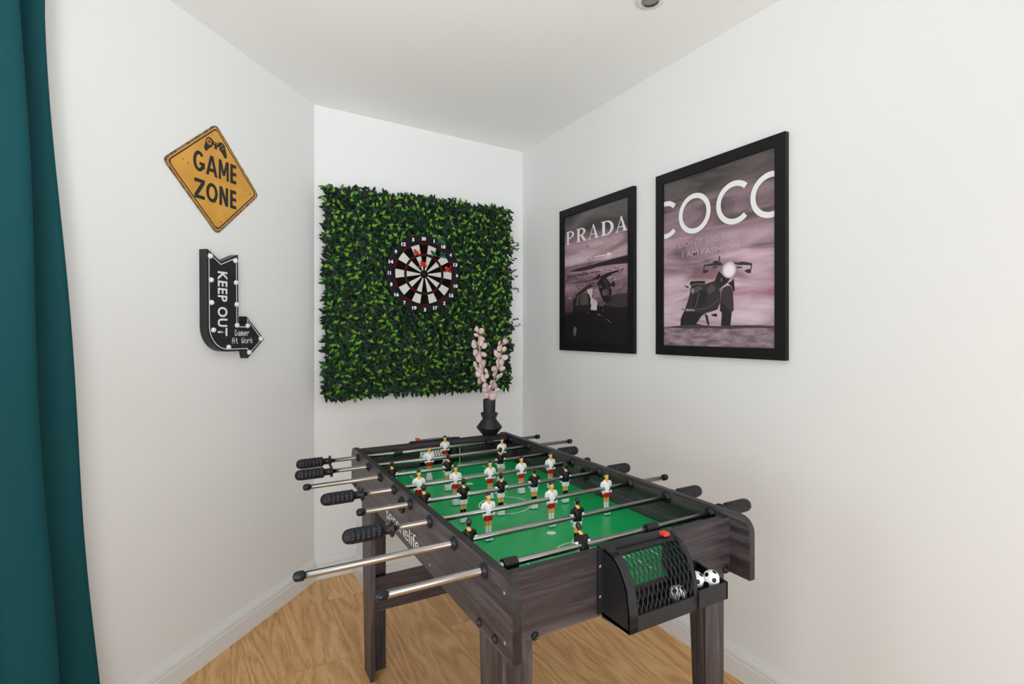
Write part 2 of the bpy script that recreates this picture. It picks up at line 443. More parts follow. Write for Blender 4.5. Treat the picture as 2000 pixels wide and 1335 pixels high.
BP = [(0, 0), (.021, 0), (.021, .062), (.017, .066), (.017, .070), (.0195, .074), (.017, .084), (.010, .093), (.006, .100), (0, .102)]
def baseboard(name, p0, p1, nrm):
    p0, p1, nrm = Vector(p0), Vector(p1), Vector(nrm)
    k = len(BP); v = [p + nrm * o + Vector((0, 0, z)) for p in (p0, p1) for o, z in BP]
    b = MB().add(v, [tuple(range(k)), tuple(range(k, 2 * k))] + [(i, (i + 1) % k, k + (i + 1) % k, k + i) for i in range(k)])
    return struct(b.build(name, 'trim'))
BX = .622; BY = 2.575                                  # boxed-in pipe along the foot of the back wall
struct(MB().box(BX, XR, BY, YB, 0, .262).build('trim_1', 'wall', bevel=.003))
baseboard('baseboard_left', lend, CORNER + LR * .012, LN)
baseboard('baseboard_back', (CORNER.x, YB, 0), (BX, YB, 0), (0, -1, 0))
baseboard('baseboard_boxing_side', (BX, BY - .021, 0), (BX, YB, 0), (-1, 0, 0))
baseboard('baseboard_boxing_front', (BX - .021, BY, 0), (XR, BY, 0), (0, -1, 0))
baseboard('baseboard_right', (XR, YR, 0), (XR, BY, 0), (-1, 0, 0))



# recessed ceiling lamp
zc = ZC(1.262)
t = thing('recessed_ceiling_light', 'small round recessed spotlight with chrome ring in the white ceiling', 'ceiling light', (1.262, 1.292, zc))
b = MB().lathe([(.026, 0), (.044, -.0005), (.047, -.003), (.044, -.006), (.029, -.007), (.026, -.004)], seg=40); b.build('bezel', 'trim', t)
b = MB().lathe([(.024, .0), (.0285, -.001), (.0285, -.009), (.026, -.010), (.024, -.006)], seg=40); b.build('chrome_ring', 'chrome', t)
b = MB().lathe([(.0235, -.001), (.0235, -.003), (.012, -.004), (.001, -.0045)], seg=32); b.build('lamp_lens', mat('lens_grey', (196, 196, 190), .3), t)

# ------------------------------------------------------------------ curtain (folds run down from the rod and flare)
def curtain():
    rows = 40; prof = []
    # fold path: (t along the wall, distance off it) at the top and at the bottom
    top = [(-1.266, .028), (-1.254, .055), (-1.264, .083), (-1.292, .072), (-1.325, .045), (-1.346, .055), (-1.358, .11), (-1.375, .158), (-1.45, .12), (-1.47, .06), (-1.50, .05), (-1.53, .10), (-1.56, .155), (-1.60, .155), (-1.635, .10), (-1.66, .05), (-1.69, .05), (-1.72, .11), (-1.76, .155), (-1.80, .11), (-1.83, .05)]
    bot = [(-1.142, .028), (-1.122, .058), (-1.130, .088), (-1.165, .078), (-1.225, .048), (-1.256, .058), (-1.272, .12), (-1.294, .168), (-1.38, .14), (-1.41, .06), (-1.45, .05), (-1.49, .11), (-1.53, .17), (-1.57, .165), (-1.615, .10), (-1.64, .05), (-1.68, .05), (-1.72, .12), (-1.77, .165), (-1.81, .11), (-1.84, .05)]
    def cat(P, sub=8):
        out = []
        for i in range(len(P) - 1):
            p = [Vector(P[max(0, min(len(P) - 1, i + k))]) for k in (-1, 0, 1, 2)]
            for k in range(sub):
                s = k / sub
                out.append(.5 * ((2 * p[1]) + (p[2] - p[0]) * s + (2 * p[0] - 5 * p[1] + 4 * p[2] - p[3]) * s * s + (3 * p[1] - p[0] - 3 * p[2] + p[3]) * s ** 3))
        out.append(Vector(P[-1])); return out
    A, B_ = cat(top), cat(bot); n = len(A); v = []; f = []
    for k in range(rows + 1):
        s = k / rows; z = 2.28 - s * 2.275; e = max(0, (2.08 - z) / 1.86) ** 1.1
        for i in range(n):
            p = A[i].lerp(B_[i], e); w = .004 * math.sin(z * 5 + i * .11) * (1 if 3 < i else .3)
            v.append(lw(p.x + w, p.y + w * .6, z))
    for k in range(rows):
        for i in range(n - 1): f.append((k * n + i, k * n + i + 1, (k + 1) * n + i + 1, (k + 1) * n + i))
    b = MB().add(v, f, 0, True); o = b.build('curtain', 'curtain')
    sm = o.modifiers.new('thickness', 'SOLIDIFY'); sm.thickness = .0025
    put(o, 'long teal curtain hanging in deep folds at the left wall', 'curtain')
curtain()

# ------------------------------------------------------------------ foosball table
TX0, TX1 = .447, 1.105          # outer faces of the side panels
PT = .018                       # panel thickness
XI0, XI1 = TX0 + PT, TX1 - PT
ZT, ZB, ZE = .793, .648, .7815             # top and bottom of the apron
YN, YF = .790, 2.053            # ends of the side panels
EN, EF = .845, 1.998            # outer faces of the end panels
YC = (EN + EF) / 2
XC = (TX0 + TX1) / 2
ZP = .695                       # playing surface
RZ = .773                       # rods
YRODS = [.902 + .1483 * i for i in range(8)]
table = thing('foosball_table', 'dark woodgrain foosball table with green pitch and steel player rods', 'foosball table', (XC, YC, 0))
table_inv = Vector((-XC, -YC, 0))
def T(b, name, mats, **kw): return b.build(name, mats, table, table_inv, **kw)

def side_panel(x0, x1, outer):
    # profile in (y, z): rounded upper corners, plus the ball-serving hole
    r = .036; lp = [(YN, ZB), (YF, ZB)]
    for k in range(9): a = R(90 * k / 8); lp.append((YF - r + r * math.cos(a), ZT - r + r * math.sin(a)))
    for k in range(9): a = R(90 + 90 * k / 8); lp.append((YN + r + r * math.cos(a), ZT - r + r * math.sin(a)))
    hole = circle(1.421, .750, .0165, n=24)
    cu = bpy.data.curves.new('side_panel', 'CURVE'); cu.dimensions = '2D'; cu.fill_mode = 'BOTH'; cu.extrude = PT / 2
    for L in (lp, hole):
        sp = cu.splines.new('POLY'); sp.points.add(len(L) - 1); sp.use_cyclic_u = True
        for p, q in zip(sp.points, L): p.co = (q[0], q[1], 0, 1)
    o = to_mesh('side_panel', cu, 'wood_y', None)
    me = o.data; me.materials.append(M['edge'])
    me.transform(Matrix(((0, 0, 1, (x0 + x1) / 2), (1, 0, 0, 0), (0, 1, 0, 0), (0, 0, 0, 1))))
    for p in me.polygons: p.material_index = 0 if abs(p.normal.x) > .7 else 1
    o.parent = table; o.location = table_inv
    # fittings on the panel
    sgn = -1 if outer == x0 else 1; inner = x1 if sgn < 0 else x0
    for y in YRODS:
        for face, dr in ((outer, sgn), (inner, -sgn)):
            b = MB().lathe([(.0155, 0), (.0160, .0015 * dr), (.0152, .0040 * dr), (.0112, .0048 * dr), (.0106, .0085 * dr), (.0095, .0095 * dr), (.0080, .0095 * dr)], 0, (face, y, RZ), 28)
            b.build('rod_bearing', 'rubber', o)
    for face, dr in ((outer, sgn), (inner, -sgn)):
        b = MB().lathe([(.0165, -.001 * dr), (.0165, .006 * dr), (.021, .006 * dr), (.0235, .003 * dr), (.0235, 0)], 0, (face, 1.421, .750), 28)
        b.build('ball_serve_ring', 'black', o)
    bolts = [(.923, .662, .0085), (.857, .663, .0085), (1.92, .662, .0085), (1.986, .663, .0085)]
    for y, z, r in bolts:
        MB().lathe([(r, 0), (r, .002 * sgn), (r * .75, .0045 * sgn), (r * .45, .005 * sgn), (r * .35, .002 * sgn)], 0, (outer, y, z), 18).build('bolt_head', 'black', o)
    for y, z in [(.819, .675), (.821, .764), (1.197, .668), (2.02, .675), (2.022, .764), (1.65, .668)]:
        MB().lathe([(.0048, 0), (.0045, .0012 * sgn), (.0025, .0018 * sgn)], 0, (outer, y, z), 14).build('screw', 'screw', o)
    return o
pl = side_panel(TX0, XI0, TX0); pr = side_panel(XI1, TX1, TX1)

# the lettering on the long side that faces left
lg = bpy.data.objects.new('tmp', None)
o = text('serenelife', (-.152, .152, -.019, .019), 'num', None, 0, 'printed_lettering', bold=-.004, spacing=.92)
o.data.transform(Matrix(((0, 0, -1, TX0 - .0006), (-1, 0, 0, 1.423), (0, 1, 0, .685), (0, 0, 0, 1)))); o.parent = pl
bpy.data.objects.remove(lg)

def end_panel(y0, y1, ZE):
    gx0, gx1, gz0, gz1 = .697, .878, .688, .770
    b = MB()
    b.box(XI0, gx0, y0, y1, ZB, ZE); b.box(gx1, XI1, y0, y1, ZB, ZE); b.box(gx0, gx1, y0, y1, gz1, ZE); b.box(gx0, gx1, y0, y1, ZB, gz0)
    e = .0006
    b.box(XI0, XI1, y0, y1, ZE, ZE + e, 1)
    b.box(gx0, gx1, y0, y1, gz0, gz0 + e, 2)
    o = T(b, 'end_panel', ['wood_x', 'edge', 'raw'])
    sg, face = (-1, y0) if y0 < 1.4 else (1, y1)
    for x in (.527, 1.03 if False else 1.072 - .0):
        MB().lathe([(.0085, 0), (.0085, .002 * sg), (.0062, .0045 * sg), (.004, .005 * sg), (.003, .002 * sg)], 1, (x, face, .652 + (.004 if x > 1 else -.004 + .004)), 18).build('bolt_head', 'black', o)
    return o
end_panel(EN, EN + PT, ZE); end_panel(EF - PT, EF, ZT - .0008)

# playfield with its printed lines
pf = T(MB().box(XI0, XI1, EN + PT * 0 + .002, EF - .002, ZP - .012, ZP), 'playfield', 'green')
F = []
zl = ZP + .0004
def lines():
    W = .004
    out = []
    out += arc_ring(XC, YC, .0775, .0815, 0, 360, 64)
    out += [circle(XC, YC, .012)] + [circle(XC, YC + s * .26, .0125) for s in (-1, 1)]
    out += stroke([(XI0, YC), (XC - .0795, YC)], W) + stroke([(XC + .0795, YC), (XI1, YC)], W)
    for s in (-1, 1):
        ye = YC + s * (EF - EN) / 2 - s * .02
        yb = ye - s * .195
        out += stroke([(XC - .15, ye), (XC - .15, yb), ], W) + stroke([(XC + .15, ye), (XC + .15, yb)], W) + stroke([(XC - .152, yb), (XC + .152, yb)], W)
        yb2 = ye - s * .085
        out += stroke([(XC - .085, ye), (XC - .085, yb2)], W) + stroke([(XC + .085, ye), (XC + .085, yb2)], W) + stroke([(XC - .087, yb2), (XC + .087, yb2)], W)
        a0 = -50 if s < 0 else 130
        out += arc_ring(XC, ye - s * .145, .073, .077, 43 + (0 if s < 0 else 180), 137 + (0 if s < 0 else 180), 20)
    return out
merge_into(pf, flat('pitch_lines', lines(), 'line', None, zl))

# legs and stretchers
def leg(sx, sy):
    xo = TX0 + .009 if sx < 0 else TX1 - .009; di = -sx
    yo = .862 if sy < 0 else 1.981; dj = -sy
    # L profile: one board along X (outer end), one along Y; the Y board tapers towards the floor
    b = MB()
    xa, xb = xo, xo + di * .066; ya, yb = yo, yo + dj * .017
    if sy < 0:
        b.box(min(xa, xb), max(xa, xb), min(ya, yb), max(ya, yb), 0, ZB + .10)
        x0, x1 = sorted((xo, xo + di * .016))
        b.prism([(yb, 0), (yo + dj * .066, 0), (yo + dj * .105, ZB + .1), (yb, ZB + .1)], 0, x0, x1)
    else:
        x0, x1 = sorted((xo, xo + di * .016))
        b.prism([(1.837, 0), (1.922, 0), (1.978, ZB + .1), (1.832, ZB + .1)], 0, x0, x1)
        xi = sorted((xo + di * .016, xo + di * .070)); b.box(xi[0], xi[1], 1.893, 1.909, 0, ZB + .1)
    return T(b, 'leg', ['wood_z'])
# the apron hides the leg tops: keep them inside the side panels
def leg_in(sx, sy):
    o = leg(sx, sy)
    o.location.x += (PT - .009 + .0005) * (-sx)
    return o
for sx in (-1, 1):
    for sy in (-1, 1): leg_in(sx, sy)
T(MB().box(XI0 + .0175, XI1 - .0175, 1.868, 1.885, .228, .350), 'stretcher', 'wood_x', bevel=.001)
T(MB().box(XI0 + .0175, XI1 - .0175, .885, .902, .228, .350), 'stretcher', 'wood_x', bevel=.001)
T(MB().box(XI0, XI1, .862, 1.981, .652, .660), 'cabinet_floor', 'blackm')

# goal basket on the end, with lattice hood, ball tray and score slider (built for the near end; the far one is turned round)
HX0, HX1 = .690, .880
PROF = [(.8435, .7865), (.826, .7845), (.806, .7785), (.788, .763), (.775, .742), (.767, .716), (.7625, .690), (.762, .648)]
def prof_at(s):
    d = [0]
    for p, q in zip(PROF, PROF[1:]): d.append(d[-1] + math.dist(p, q))
    s *= d[-1]
    for i in range(len(PROF) - 1):
        if s <= d[i + 1] + 1e-9:
            k = (s - d[i]) / (d[i + 1] - d[i]); return (PROF[i][0] + (PROF[i + 1][0] - PROF[i][0]) * k, PROF[i][1] + (PROF[i + 1][1] - PROF[i][1]) * k)
    return PROF[-1]
def goal_basket(far):
    loc = table_inv
    b = MB()
    side = PROF + [(.762, .650), (.8445, .644)]
    for x in (HX0, HX1 - .004): b.prism(side, 0, x, x + .004)
    def strip(x0, x1, s0, s1, t=.0035, n=10):
        P = [prof_at(s0 + (s1 - s0) * k / n) for k in range(n + 1)]
        Q = []
        for k in range(n + 1):
            a = P[max(k - 1, 0)]; c = P[min(k + 1, n)]; d = math.dist(a, c); Q.append((P[k][0] + (c[1] - a[1]) / d * -t, P[k][1] + (c[0] - a[0]) / d * t))
        b.prism(P + Q[::-1], 0, x0, x1)
    strip(HX0, HX0 + .022, 0, 1); strip(HX1 - .011, HX1, 0, 1)
    strip(HX0, HX1, 0, .17, n=6); strip(HX0, HX1, .83, 1, n=3)
    TXR = .970
    b.box(HX0, HX1 + .001, .7625, .8445, .648, .655)               # floor of the basket
    b.box(HX1, TXR, .762, .8445, .655, .672)                       # raised floor of the tray
    b.box(HX1, TXR, .759, .763, .650, .687)                        # tray front
    b.prism([(.759, .650), (.8445, .644), (.8445, .700), (.759, .687)], 0, TXR - .004, TXR)
    b.prism([(HX1, .650), (TXR, .650), (TXR, .698), (.940, .712), (HX1, .722)], 1, .8410, .8444)
    b.box(HX0 - .014, HX0 + .001, .8405, .8445, .655, .786)        # fixing flange
    b.box(HX1 - .001, HX1 + .006, .8405, .8445, .70, .786)
    b.box(HX0, HX1 + .012, .838, .862, .7822, .7860)               # lip over the panel
    h = b.build('goal_basket', 'blackm', table, loc)
    lat = MB(); nl = 13; s0, s1 = .165, .84; x0, x1 = HX0 + .020, HX1 - .009; W = x1 - x0; slope = 3.4 * W / nl
    for sg in (1, -1):
        for k in range(-4, nl + 5):
            xs = x0 + (k + .5) * W / nl; pts = []
            for j in range(15):
                s = s0 + (s1 - s0) * j / 14; x = xs + sg * slope * (j / 14 - .5) * 1.0
                if x0 - 1e-6 <= x <= x1 + 1e-6:
                    y, z = prof_at(s); pts.append((x, y + .0012, z - .0006))
            if len(pts) > 1: lat.tube(pts, .0011, 5)
    lat.build('lattice', 'black', h)
    b = MB().box(.716, .862, .829, .832, .7865, .7885); b.build('score_track', 'black', h)
    b = MB().box(.845, .861, .822, .839, .787, .7945); b.build('score_slider', 'red', h, bevel=.001)
    for z in (.752, .690): MB().lathe([(.0042, 0), (.004, -.0012), (.002, -.0018)], 1, (HX0 - .007, .8405, z), 14).build('screw', 'screw', h)
    if far:
        for o in [h] + list(h.children):
            if o is h: o.matrix_local = Matrix.Translation((0, 0, .0108)) @ Matrix.Rotation(math.pi, 4, 'Z') @ Matrix.Translation(loc)
    return h
goal_basket(False); goal_basket(True)

# ---- players: one continuous little body each
def loft(b, secs, seg=20):
    """secs = [(cx, cy, z, rx, ry)]"""
    v = []; f = []
    for cx, cy, z, rx, ry in secs:
        for i in range(seg):
            a = 2 * math.pi * i / seg; v.append((cx + rx * math.cos(a), cy + ry * math.sin(a), z))
    k = len(secs)
    for j in range(k - 1):
        for i in range(seg): f.append((j * seg + i, j * seg + (i + 1) % seg, (j + 1) * seg + (i + 1) % seg, (j + 1) * seg + i))
    f.append(tuple(range(seg))[::-1]); f.append(tuple(range((k - 1) * seg, k * seg)))
    b.add(v, f, 0, True)

def player_mesh(name, white):
    b = MB()
    b.ball((0, -.0002, .0368), .0060, .0070, .0092)                    # head
    b.ball((0, -.0052, .0312), .0035, .0026, .0034)                    # jaw
    b.ball((0, -.0072, .0362), .0013, .0016, .0022)                    # nose
    for s in (-1, 1): b.ball((s * .0061, .0006, .0362), .0011, .0017, .0024)   # ears
    b.ball((0, .0012, .0402), .0067, .0073, .0080)                     # hair
    loft(b, [(0, 0, .018, .0045, .004), (0, 0, .024, .0037, .0037), (0, 0, .032, .0034, .0036)])
    loft(b, [(0, 0, -.013, .0112, .0092), (0, 0, -.007, .0112, .0104), (0, 0, .002, .0114, .0108), (0, 0, .008, .0122, .0100), (0, 0, .014, .0134, .0086), (0, 0, .0195, .0138, .0070), (0, 0, .0235, .0104, .0054), (0, 0, .0258, .0050, .0042)])
    for s in (-1, 1):
        b.tube([(s * .0126, 0, .0198), (s * .0154, .0005, .0140), (s * .0166, .0012, .0045), (s * .0164, -.0004, -.0030), (s * .0144, -.0030, -.0100)], [.0044, .0048, .0044, .0042, .0034], 12)
        b.ball((s * .0146, -.0028, -.0108), .0032, .0032, .0036)       # hand
        loft(b, [(s * .0054, 0, -.006, .0064, .0096), (s * .0056, 0, -.016, .0068, .0088), (s * .0057, 0, -.0245, .0068, .0078)])
        loft(b, [(s * .0050, 0, -.020, .0048, .0050), (s * .0049, 0, -.030, .0044, .0046), (s * .0047, .0004, -.040, .0042, .0046), (s * .0046, 0, -.050, .0036, .0038), (s * .0046, -.0002, -.060, .0034, .0038)])
        b.ball((s * .0047, -.0030, -.0575), .0040, .0070, .0040)       # shoe
    fb = [(-.0102, -.0085), (.0102, -.0085), (.0102, .0068), (-.0102, .0068)]
    b.prism(fb, 2, -.0755, -.0600)
    b.lathe([(.0029, -.0060), (.0029, -.0116), (.0020, -.0122)], 1, (.0040, 0, -.002), 14)   # screw in the belly
    me = b.mesh(name, 'pwhite'); o = link('tmp', me)
    rm = o.modifiers.new('r', 'REMESH'); rm.mode = 'VOXEL'; rm.voxel_size = .00078; rm.use_smooth_shade = True
    sm = o.modifiers.new('s', 'SMOOTH'); sm.factor = .5; sm.iterations = 3
    dg = bpy.context.evaluated_depsgraph_get(); dg.update()
    me2 = bpy.data.meshes.new_from_object(o.evaluated_get(dg)); bpy.data.objects.remove(o)
    me2.name = name; me2.materials.clear()
    for k in ('pwhite', 'pred', 'pblack', 'pskin', 'phair'): me2.materials.append(M[k])
    W_, RD, BK, SK, HR = range(5)
    idx = []
    for p in me2.polygons:
        x, y, z = p.center; ax = abs(x)
        if z > .0245:
            hair = z > .0425 - (.0 if y < -.003 else 0) or (y > -.0012 and z > .0335 and ax < .0062) or (y > .0015 and z > .0305) or z > .0405 + .25 * max(0, -y - .004)
            if (z > .0395 and y > -.0052) or (z > .0428): hair = True
            m = HR if hair else SK
            if z < .0262 and ax > .0052: m = W_ if white else BK
        elif (x - .0040) ** 2 + (z + .002) ** 2 < .0031 ** 2 and y < -.0025: m = BK
        elif z > -.0095 or ax > .0125 and z > -.0145:
            if z > .0165 + ax * 1.0 and y < -.002 and white: m = SK
            elif z > .0215 and ax < .0045: m = SK
            else: m = W_ if white else (W_ if ax > .0128 and z < .0095 else BK)
        elif z > -.0243: m = RD if white else W_
        elif z > -.0385: m = SK
        elif z > -.0545: m = W_ if white else BK
        else: m = W_
        idx.append(m)
    me2.polygons.foreach_set('material_index', idx)
    return me2
ME_W = player_mesh('player_white_shirt', True)
ME_B = player_mesh('player_black_shirt', False)

# ---- rods
seg_g = 28
def handle(sgn):
    """grip with ridges, neck and flange; flange at x=0, grip grows along sgn"""
    prof = [(.0088, 0), (.0185, .0005), (.0192, .003), (.0185, .0055), (.0112, .0065), (.0108, .024), (.0125, .0255)]
    ridge = []
    for k in range(6):
        h = .028 + k * .0118
        prof += [(.0158, h), (.0171, h + .0010), (.0173, h + .0058), (.0171, h + .0106), (.0158, h + .0117)]; ridge += list(range(len(prof) - 5, len(prof)))
    L = .028 + 6 * .0118
    prof += [(.0160, L + .0005), (.0163, L + .004), (.0140, L + .010), (.0090, L + .0145), (.0030, L + .0165), (.0005, L + .0168)]
    seg = 72
    rs = set(ridge)
    def mod(i, k):
        if k in rs or (k >= len(prof) - 6 and k < len(prof) - 2): return (.89, .99, 1.0, .99)[i % 4]
        return 1
    b = MB().lathe([(r, h * sgn) for r, h in prof], 0, (0, 0, 0), seg, mod=mod)
    return b.mesh('handle', 'rubber')
HND = {-1: handle(-1), 1: handle(1)}
def capm(sgn): return MB().lathe([(.0080, -.0085 * sgn), (.0096, -.008 * sgn), (.0096, .003 * sgn), (.0090, .0062 * sgn), (.0066, .0092 * sgn), (.0030, .0106 * sgn), (.0004, .0108 * sgn)], 0, (0, 0, 0), 24).mesh('end_cap', 'rubber')
CAP = {-1: capm(-1), 1: capm(1)}
BUMP = MB().lathe([(.0082, -.016), (.0125, -.0155), (.0128, -.014), (.0128, .014), (.0125, .0155), (.0082, .016)], 0, (0, 0, 0), 24).mesh('bumper', 'black')
# per rod, near to far: left tip, right tip, handle side, team, player x positions, tilt, bumpers
RODS = [
    (.236, 1.236, 1, 'B', [.685], 26, [.503, .884]),
    (.121, 1.221, 1, 'B', [.482, .779], 0, []),
    (.240, 1.243, -1, 'W', [.606, .801, .995], 0, []),
    (.305, 1.218, 1, 'B', [.4845, .602, .722, .837, .953], 0, []),
    (.242, 1.166, -1, 'W', [.523, .642, .762, .879, .995], 0, []),
    (.217, 1.221, 1, 'B', [.484, .678, .879], 0, []),
    (.212, 1.302, -1, 'W', [.665, .965], 0, []),
    (.234, 1.235, -1, 'W', [.787], 0, [.595, .987]),
]
HL = .0988 + .0168
for (xa, xb, side, team, xs, tilt, bumps), y in zip(RODS, YRODS):
    ra = xa + (HL - .02 if side < 0 else .010); rb = xb - (HL - .02 if side > 0 else .010)
    rod = MB().lathe([(.0054, ra), (.0070, ra + .0002), (.0070, rb - .0002), (.0054, rb)], 0, (0, 0, 0), 24).build('rod', 'steel', table, (-XC, y - YC, RZ))
    link('handle', HND[side], rod, (xa + HL if side < 0 else xb - HL, 0, 0))
    link('end_cap', CAP[-side], rod, (xa + .0108 if side > 0 else xb - .0108, 0, 0))
    for x in bumps: link('bumper', BUMP, rod, (x, 0, 0))
    for x in xs:
        p = link('player', ME_W if team == 'W' else ME_B, rod, (x, 0, 0))
        put(p, 'plastic player in white shirt and red shorts' if team == 'W' else 'plastic player in black shirt and white shorts')
        if team == 'B': p.rotation_euler = (0, 0, math.pi)
        if tilt: p.rotation_euler = Matrix.Rotation(R(-tilt), 3, 'X').to_euler() if team == 'W' else (Matrix.Rotation(R(-tilt), 3, 'X') @ Matrix.Rotation(math.pi, 3, 'Z')).to_euler()

# ---- toy footballs in the tray
def football():
    bm = bmesh.new(); bmesh.ops.create_icosphere(bm, subdivisions=5, radius=.0178)
    ico = bmesh.new(); bmesh.ops.create_icosphere(ico, subdivisions=1, radius=1); dirs = [v.co.normalized() for v in ico.verts]; ico.free()
    for f in bm.faces:
        d = f.calc_center_median().normalized(); f.smooth = True
        f.material_index = 1 if max(d.dot(q) for q in dirs) > math.cos(R(15.5)) else 0
    me = bpy.data.meshes.new('toy_football'); bm.to_mesh(me); bm.free()
    me.materials.append(M['pwhite']); me.materials.append(M['pblack']); return me
fm = football()
for k, (x, y, rz, lab) in enumerate([(.947, .7835, .3, 'small white and black toy football at the open right end of the black tray'), (.9125, .7960, 1.4, 'small toy football half hidden behind the edge of the black goal basket'), (.8565, .7960, 2.4, 'small toy football behind the lattice of the black goal basket')]):
    o = link('toy_football', fm, None, (x, y, (.672 if x > HX1 else .655) + .0179)); o.rotation_euler = (.4 + k, .3 * k, rz)
    put(o, lab, 'ball', 'toy footballs in the ball tray')

# ------------------------------------------------------------------ vase with dried eucalyptus, on the far corner of the table
VX, VY, VZ = 1.012, 1.992, ZT + .0012
v = thing('vase', 'black sculptural vase with narrow neck on the far table corner', 'vase', (VX, VY, VZ))
b = MB().lathe([(.001, 0), (.030, 0), (.0315, .002), (.0545, .030), (.0545, .034), (.030, .066), (.0292, .070), (.0375, .090), (.0365, .093), (.0255, .096), (.0268, .150), (.0258, .152), (.0235, .150), (.022, .10), (.02, .03), (.001, .028)], seg=48)
b.build('vase_body', 'vase', v)
def euc(label, path, leaves, seed, dy0=0):
    rnd = random.Random(seed)
    t = thing('dried_eucalyptus_stem', label, 'dried stem', (VX, VY, VZ + .10), 'dried pink eucalyptus stems in the black vase')
    P = [Vector((x - (VX - 1.03), dy, z - .10)) for x, dy, z in path]
    MB().tube(P, [.0016] * (len(P) - 1) + [.0008], 7).build('stem', 'eucstem', t)
    b = MB()
    for (x, z, r) in leaves:
        c = Vector((x - (VX - 1.03), dy0 + rnd.uniform(-.010, .010), z - .10))
        # nearest stem point to hang the stalk on
        q = min(P, key=lambda p: abs(p.z - c.z + .012)); d = c - q
        if d.length < .004: d = Vector((.004, -.002, .004))
        nrm = Vector((rnd.uniform(-.5, .5), -1, rnd.uniform(-.35, .55))).normalized()
        ax = (d - nrm * d.dot(nrm)).normalized(); ay = nrm.cross(ax)
        el = rnd.uniform(.72, 1.0); n = 14; vs = [c]
        for ring in (.55, 1.0):
            for i in range(n):
                a = 2 * math.pi * i / n
                rr = r * ring * (1 + .14 * max(0, math.cos(a)) ** 6)
                vs.append(c + ax * rr * math.cos(a) + ay * rr * el * math.sin(a) + nrm * (-.28 * r * ring * ring * (math.sin(a) ** 2)) + nrm * .1 * r * ring * math.cos(a))
        fs = [(0, 1 + i, 1 + (i + 1) % n) for i in range(n)] + [(1 + i, 1 + n + i, 1 + n + (i + 1) % n, 1 + (i + 1) % n) for i in range(n)]
        b.add(vs, fs, 0, True); b.tube([q, q + d * .5 - nrm * .001, c - ax * r * .9], .0007, 5)
    o = b.build('leaves', 'euc', t); s = o.modifiers.new('thick', 'SOLIDIFY'); s.thickness = .0006
euc('taller dried stem with round dusty pink leaves, left one in the black vase', [(-.016, 0, .10), (-.022, 0, .15), (-.040, 0, .22), (-.053, 0, .29), (-.063, 0, .36), (-.070, 0, .42), (-.080, .004, .47)],
    [(-.079, .452, .011), (-.055, .443, .014), (-.082, .428, .010), (-.052, .412, .015), (-.085, .388, .019), (-.058, .394, .016), (-.044, .381, .014), (-.036, .384, .010), (-.082, .352, .016), (-.066, .338, .018), (-.040, .345, .014), (-.066, .325, .016), (-.082, .305, .013), (-.044, .300, .024), (-.070, .288, .017), (-.060, .276, .018), (-.072, .262, .013), (-.036, .275, .012), (-.046, .244, .020), (-.030, .252, .013), (-.058, .232, .016)], 3)
euc('shorter dried stem with round pink leaves, right one in the black vase', [(-.014, 0, .10), (-.010, 0, .15), (.003, 0, .22), (.018, 0, .28), (.030, 0, .33), (.042, 0, .38), (.060, .003, .425)],
    [(.062, .400, .013), (.036, .392, .012), (.074, .398, .010), (.033, .370, .014), (.050, .365, .011), (.022, .346, .017), (.030, .336, .013), (.054, .331, .015), (.024, .310, .014), (.042, .308, .017), (.034, .290, .017), (.042, .282, .012), (.002, .281, .016), (.018, .275, .012), (.044, .276, .010), (.012, .256, .013), (.028, .247, .014), (.038, .252, .011), (.010, .212, .022), (-.006, .222, .012)], 5)
euc('short pale dried sprig low in the neck of the black vase', [(-.018, -.012, .10), (-.024, -.015, .15), (-.036, -.020, .18), (-.050, -.024, .215)],
    [(-.050, .212, .014), (-.056, .196, .013), (-.040, .190, .013), (-.030, .178, .014), (-.018, .166, .017), (-.005, .176, .013), (-.048, .176, .011), (.006, .192, .012), (-.030, .205, .012)], 9, -.026)

# ------------------------------------------------------------------ artificial hedge panel on the back wall
ivy = thing('artificial_hedge_panel', 'square panel of glossy green artificial leaves hung on the back wall', 'hedge panel', (.975, 2.70, 1.430), frame=((1, 0, 0), (0, 0, 1), (0, -1, 0)))
hw, hh = .511, .514
b = MB()
nw = 34
for k in range(nw + 1):
    x = -hw + 2 * hw * k / nw; b.tube([(x, -hh, 0), (x, hh, 0)], .0012, 4)
for k in range(nw + 1):
    y = -hh + 2 * hh * k / nw; b.tube([(-hw, y, .001), (hw, y, .001)], .0012, 4)
for s in (-1, 1):
    b.tube([(s * hw, -hh, 0), (s * hw, hh, 0)], .002, 6); b.tube([(-hw, s * hh, 0), (hw, s * hh, 0)], .002, 6)
    for q in (-.8, 0, .8): b.tube([(s * hw * .9, q * hh, 0), (s * hw * .9, q * hh, -.050)], .002, 6)
b.build('wire_grid', 'wire', ivy)
rnd = random.Random(11)
b = MB()
def leaf(p, d, nrm, L, W, m):
    d = d.normalized(); nrm = (nrm - d * nrm.dot(d)).normalized(); s = d.cross(nrm)
    c = W * .28
    v = [p, p + d * L * .28 + s * W * .42 + nrm * c, p + d * L * .30, p + d * L * .28 - s * W * .42 + nrm * c,
         p + d * L * .62 + s * W * .40 + nrm * c * .7 - nrm * L * .03, p + d * L * .66 - nrm * L * .03, p + d * L * .62 - s * W * .40 + nrm * c * .7 - nrm * L * .03, p + d * L - nrm * L * .14]
    b.add(v, [(0, 2, 1), (0, 3, 2), (1, 2, 5, 4), (2, 3, 6, 5), (4, 5, 7), (5, 6, 7)], m, True)
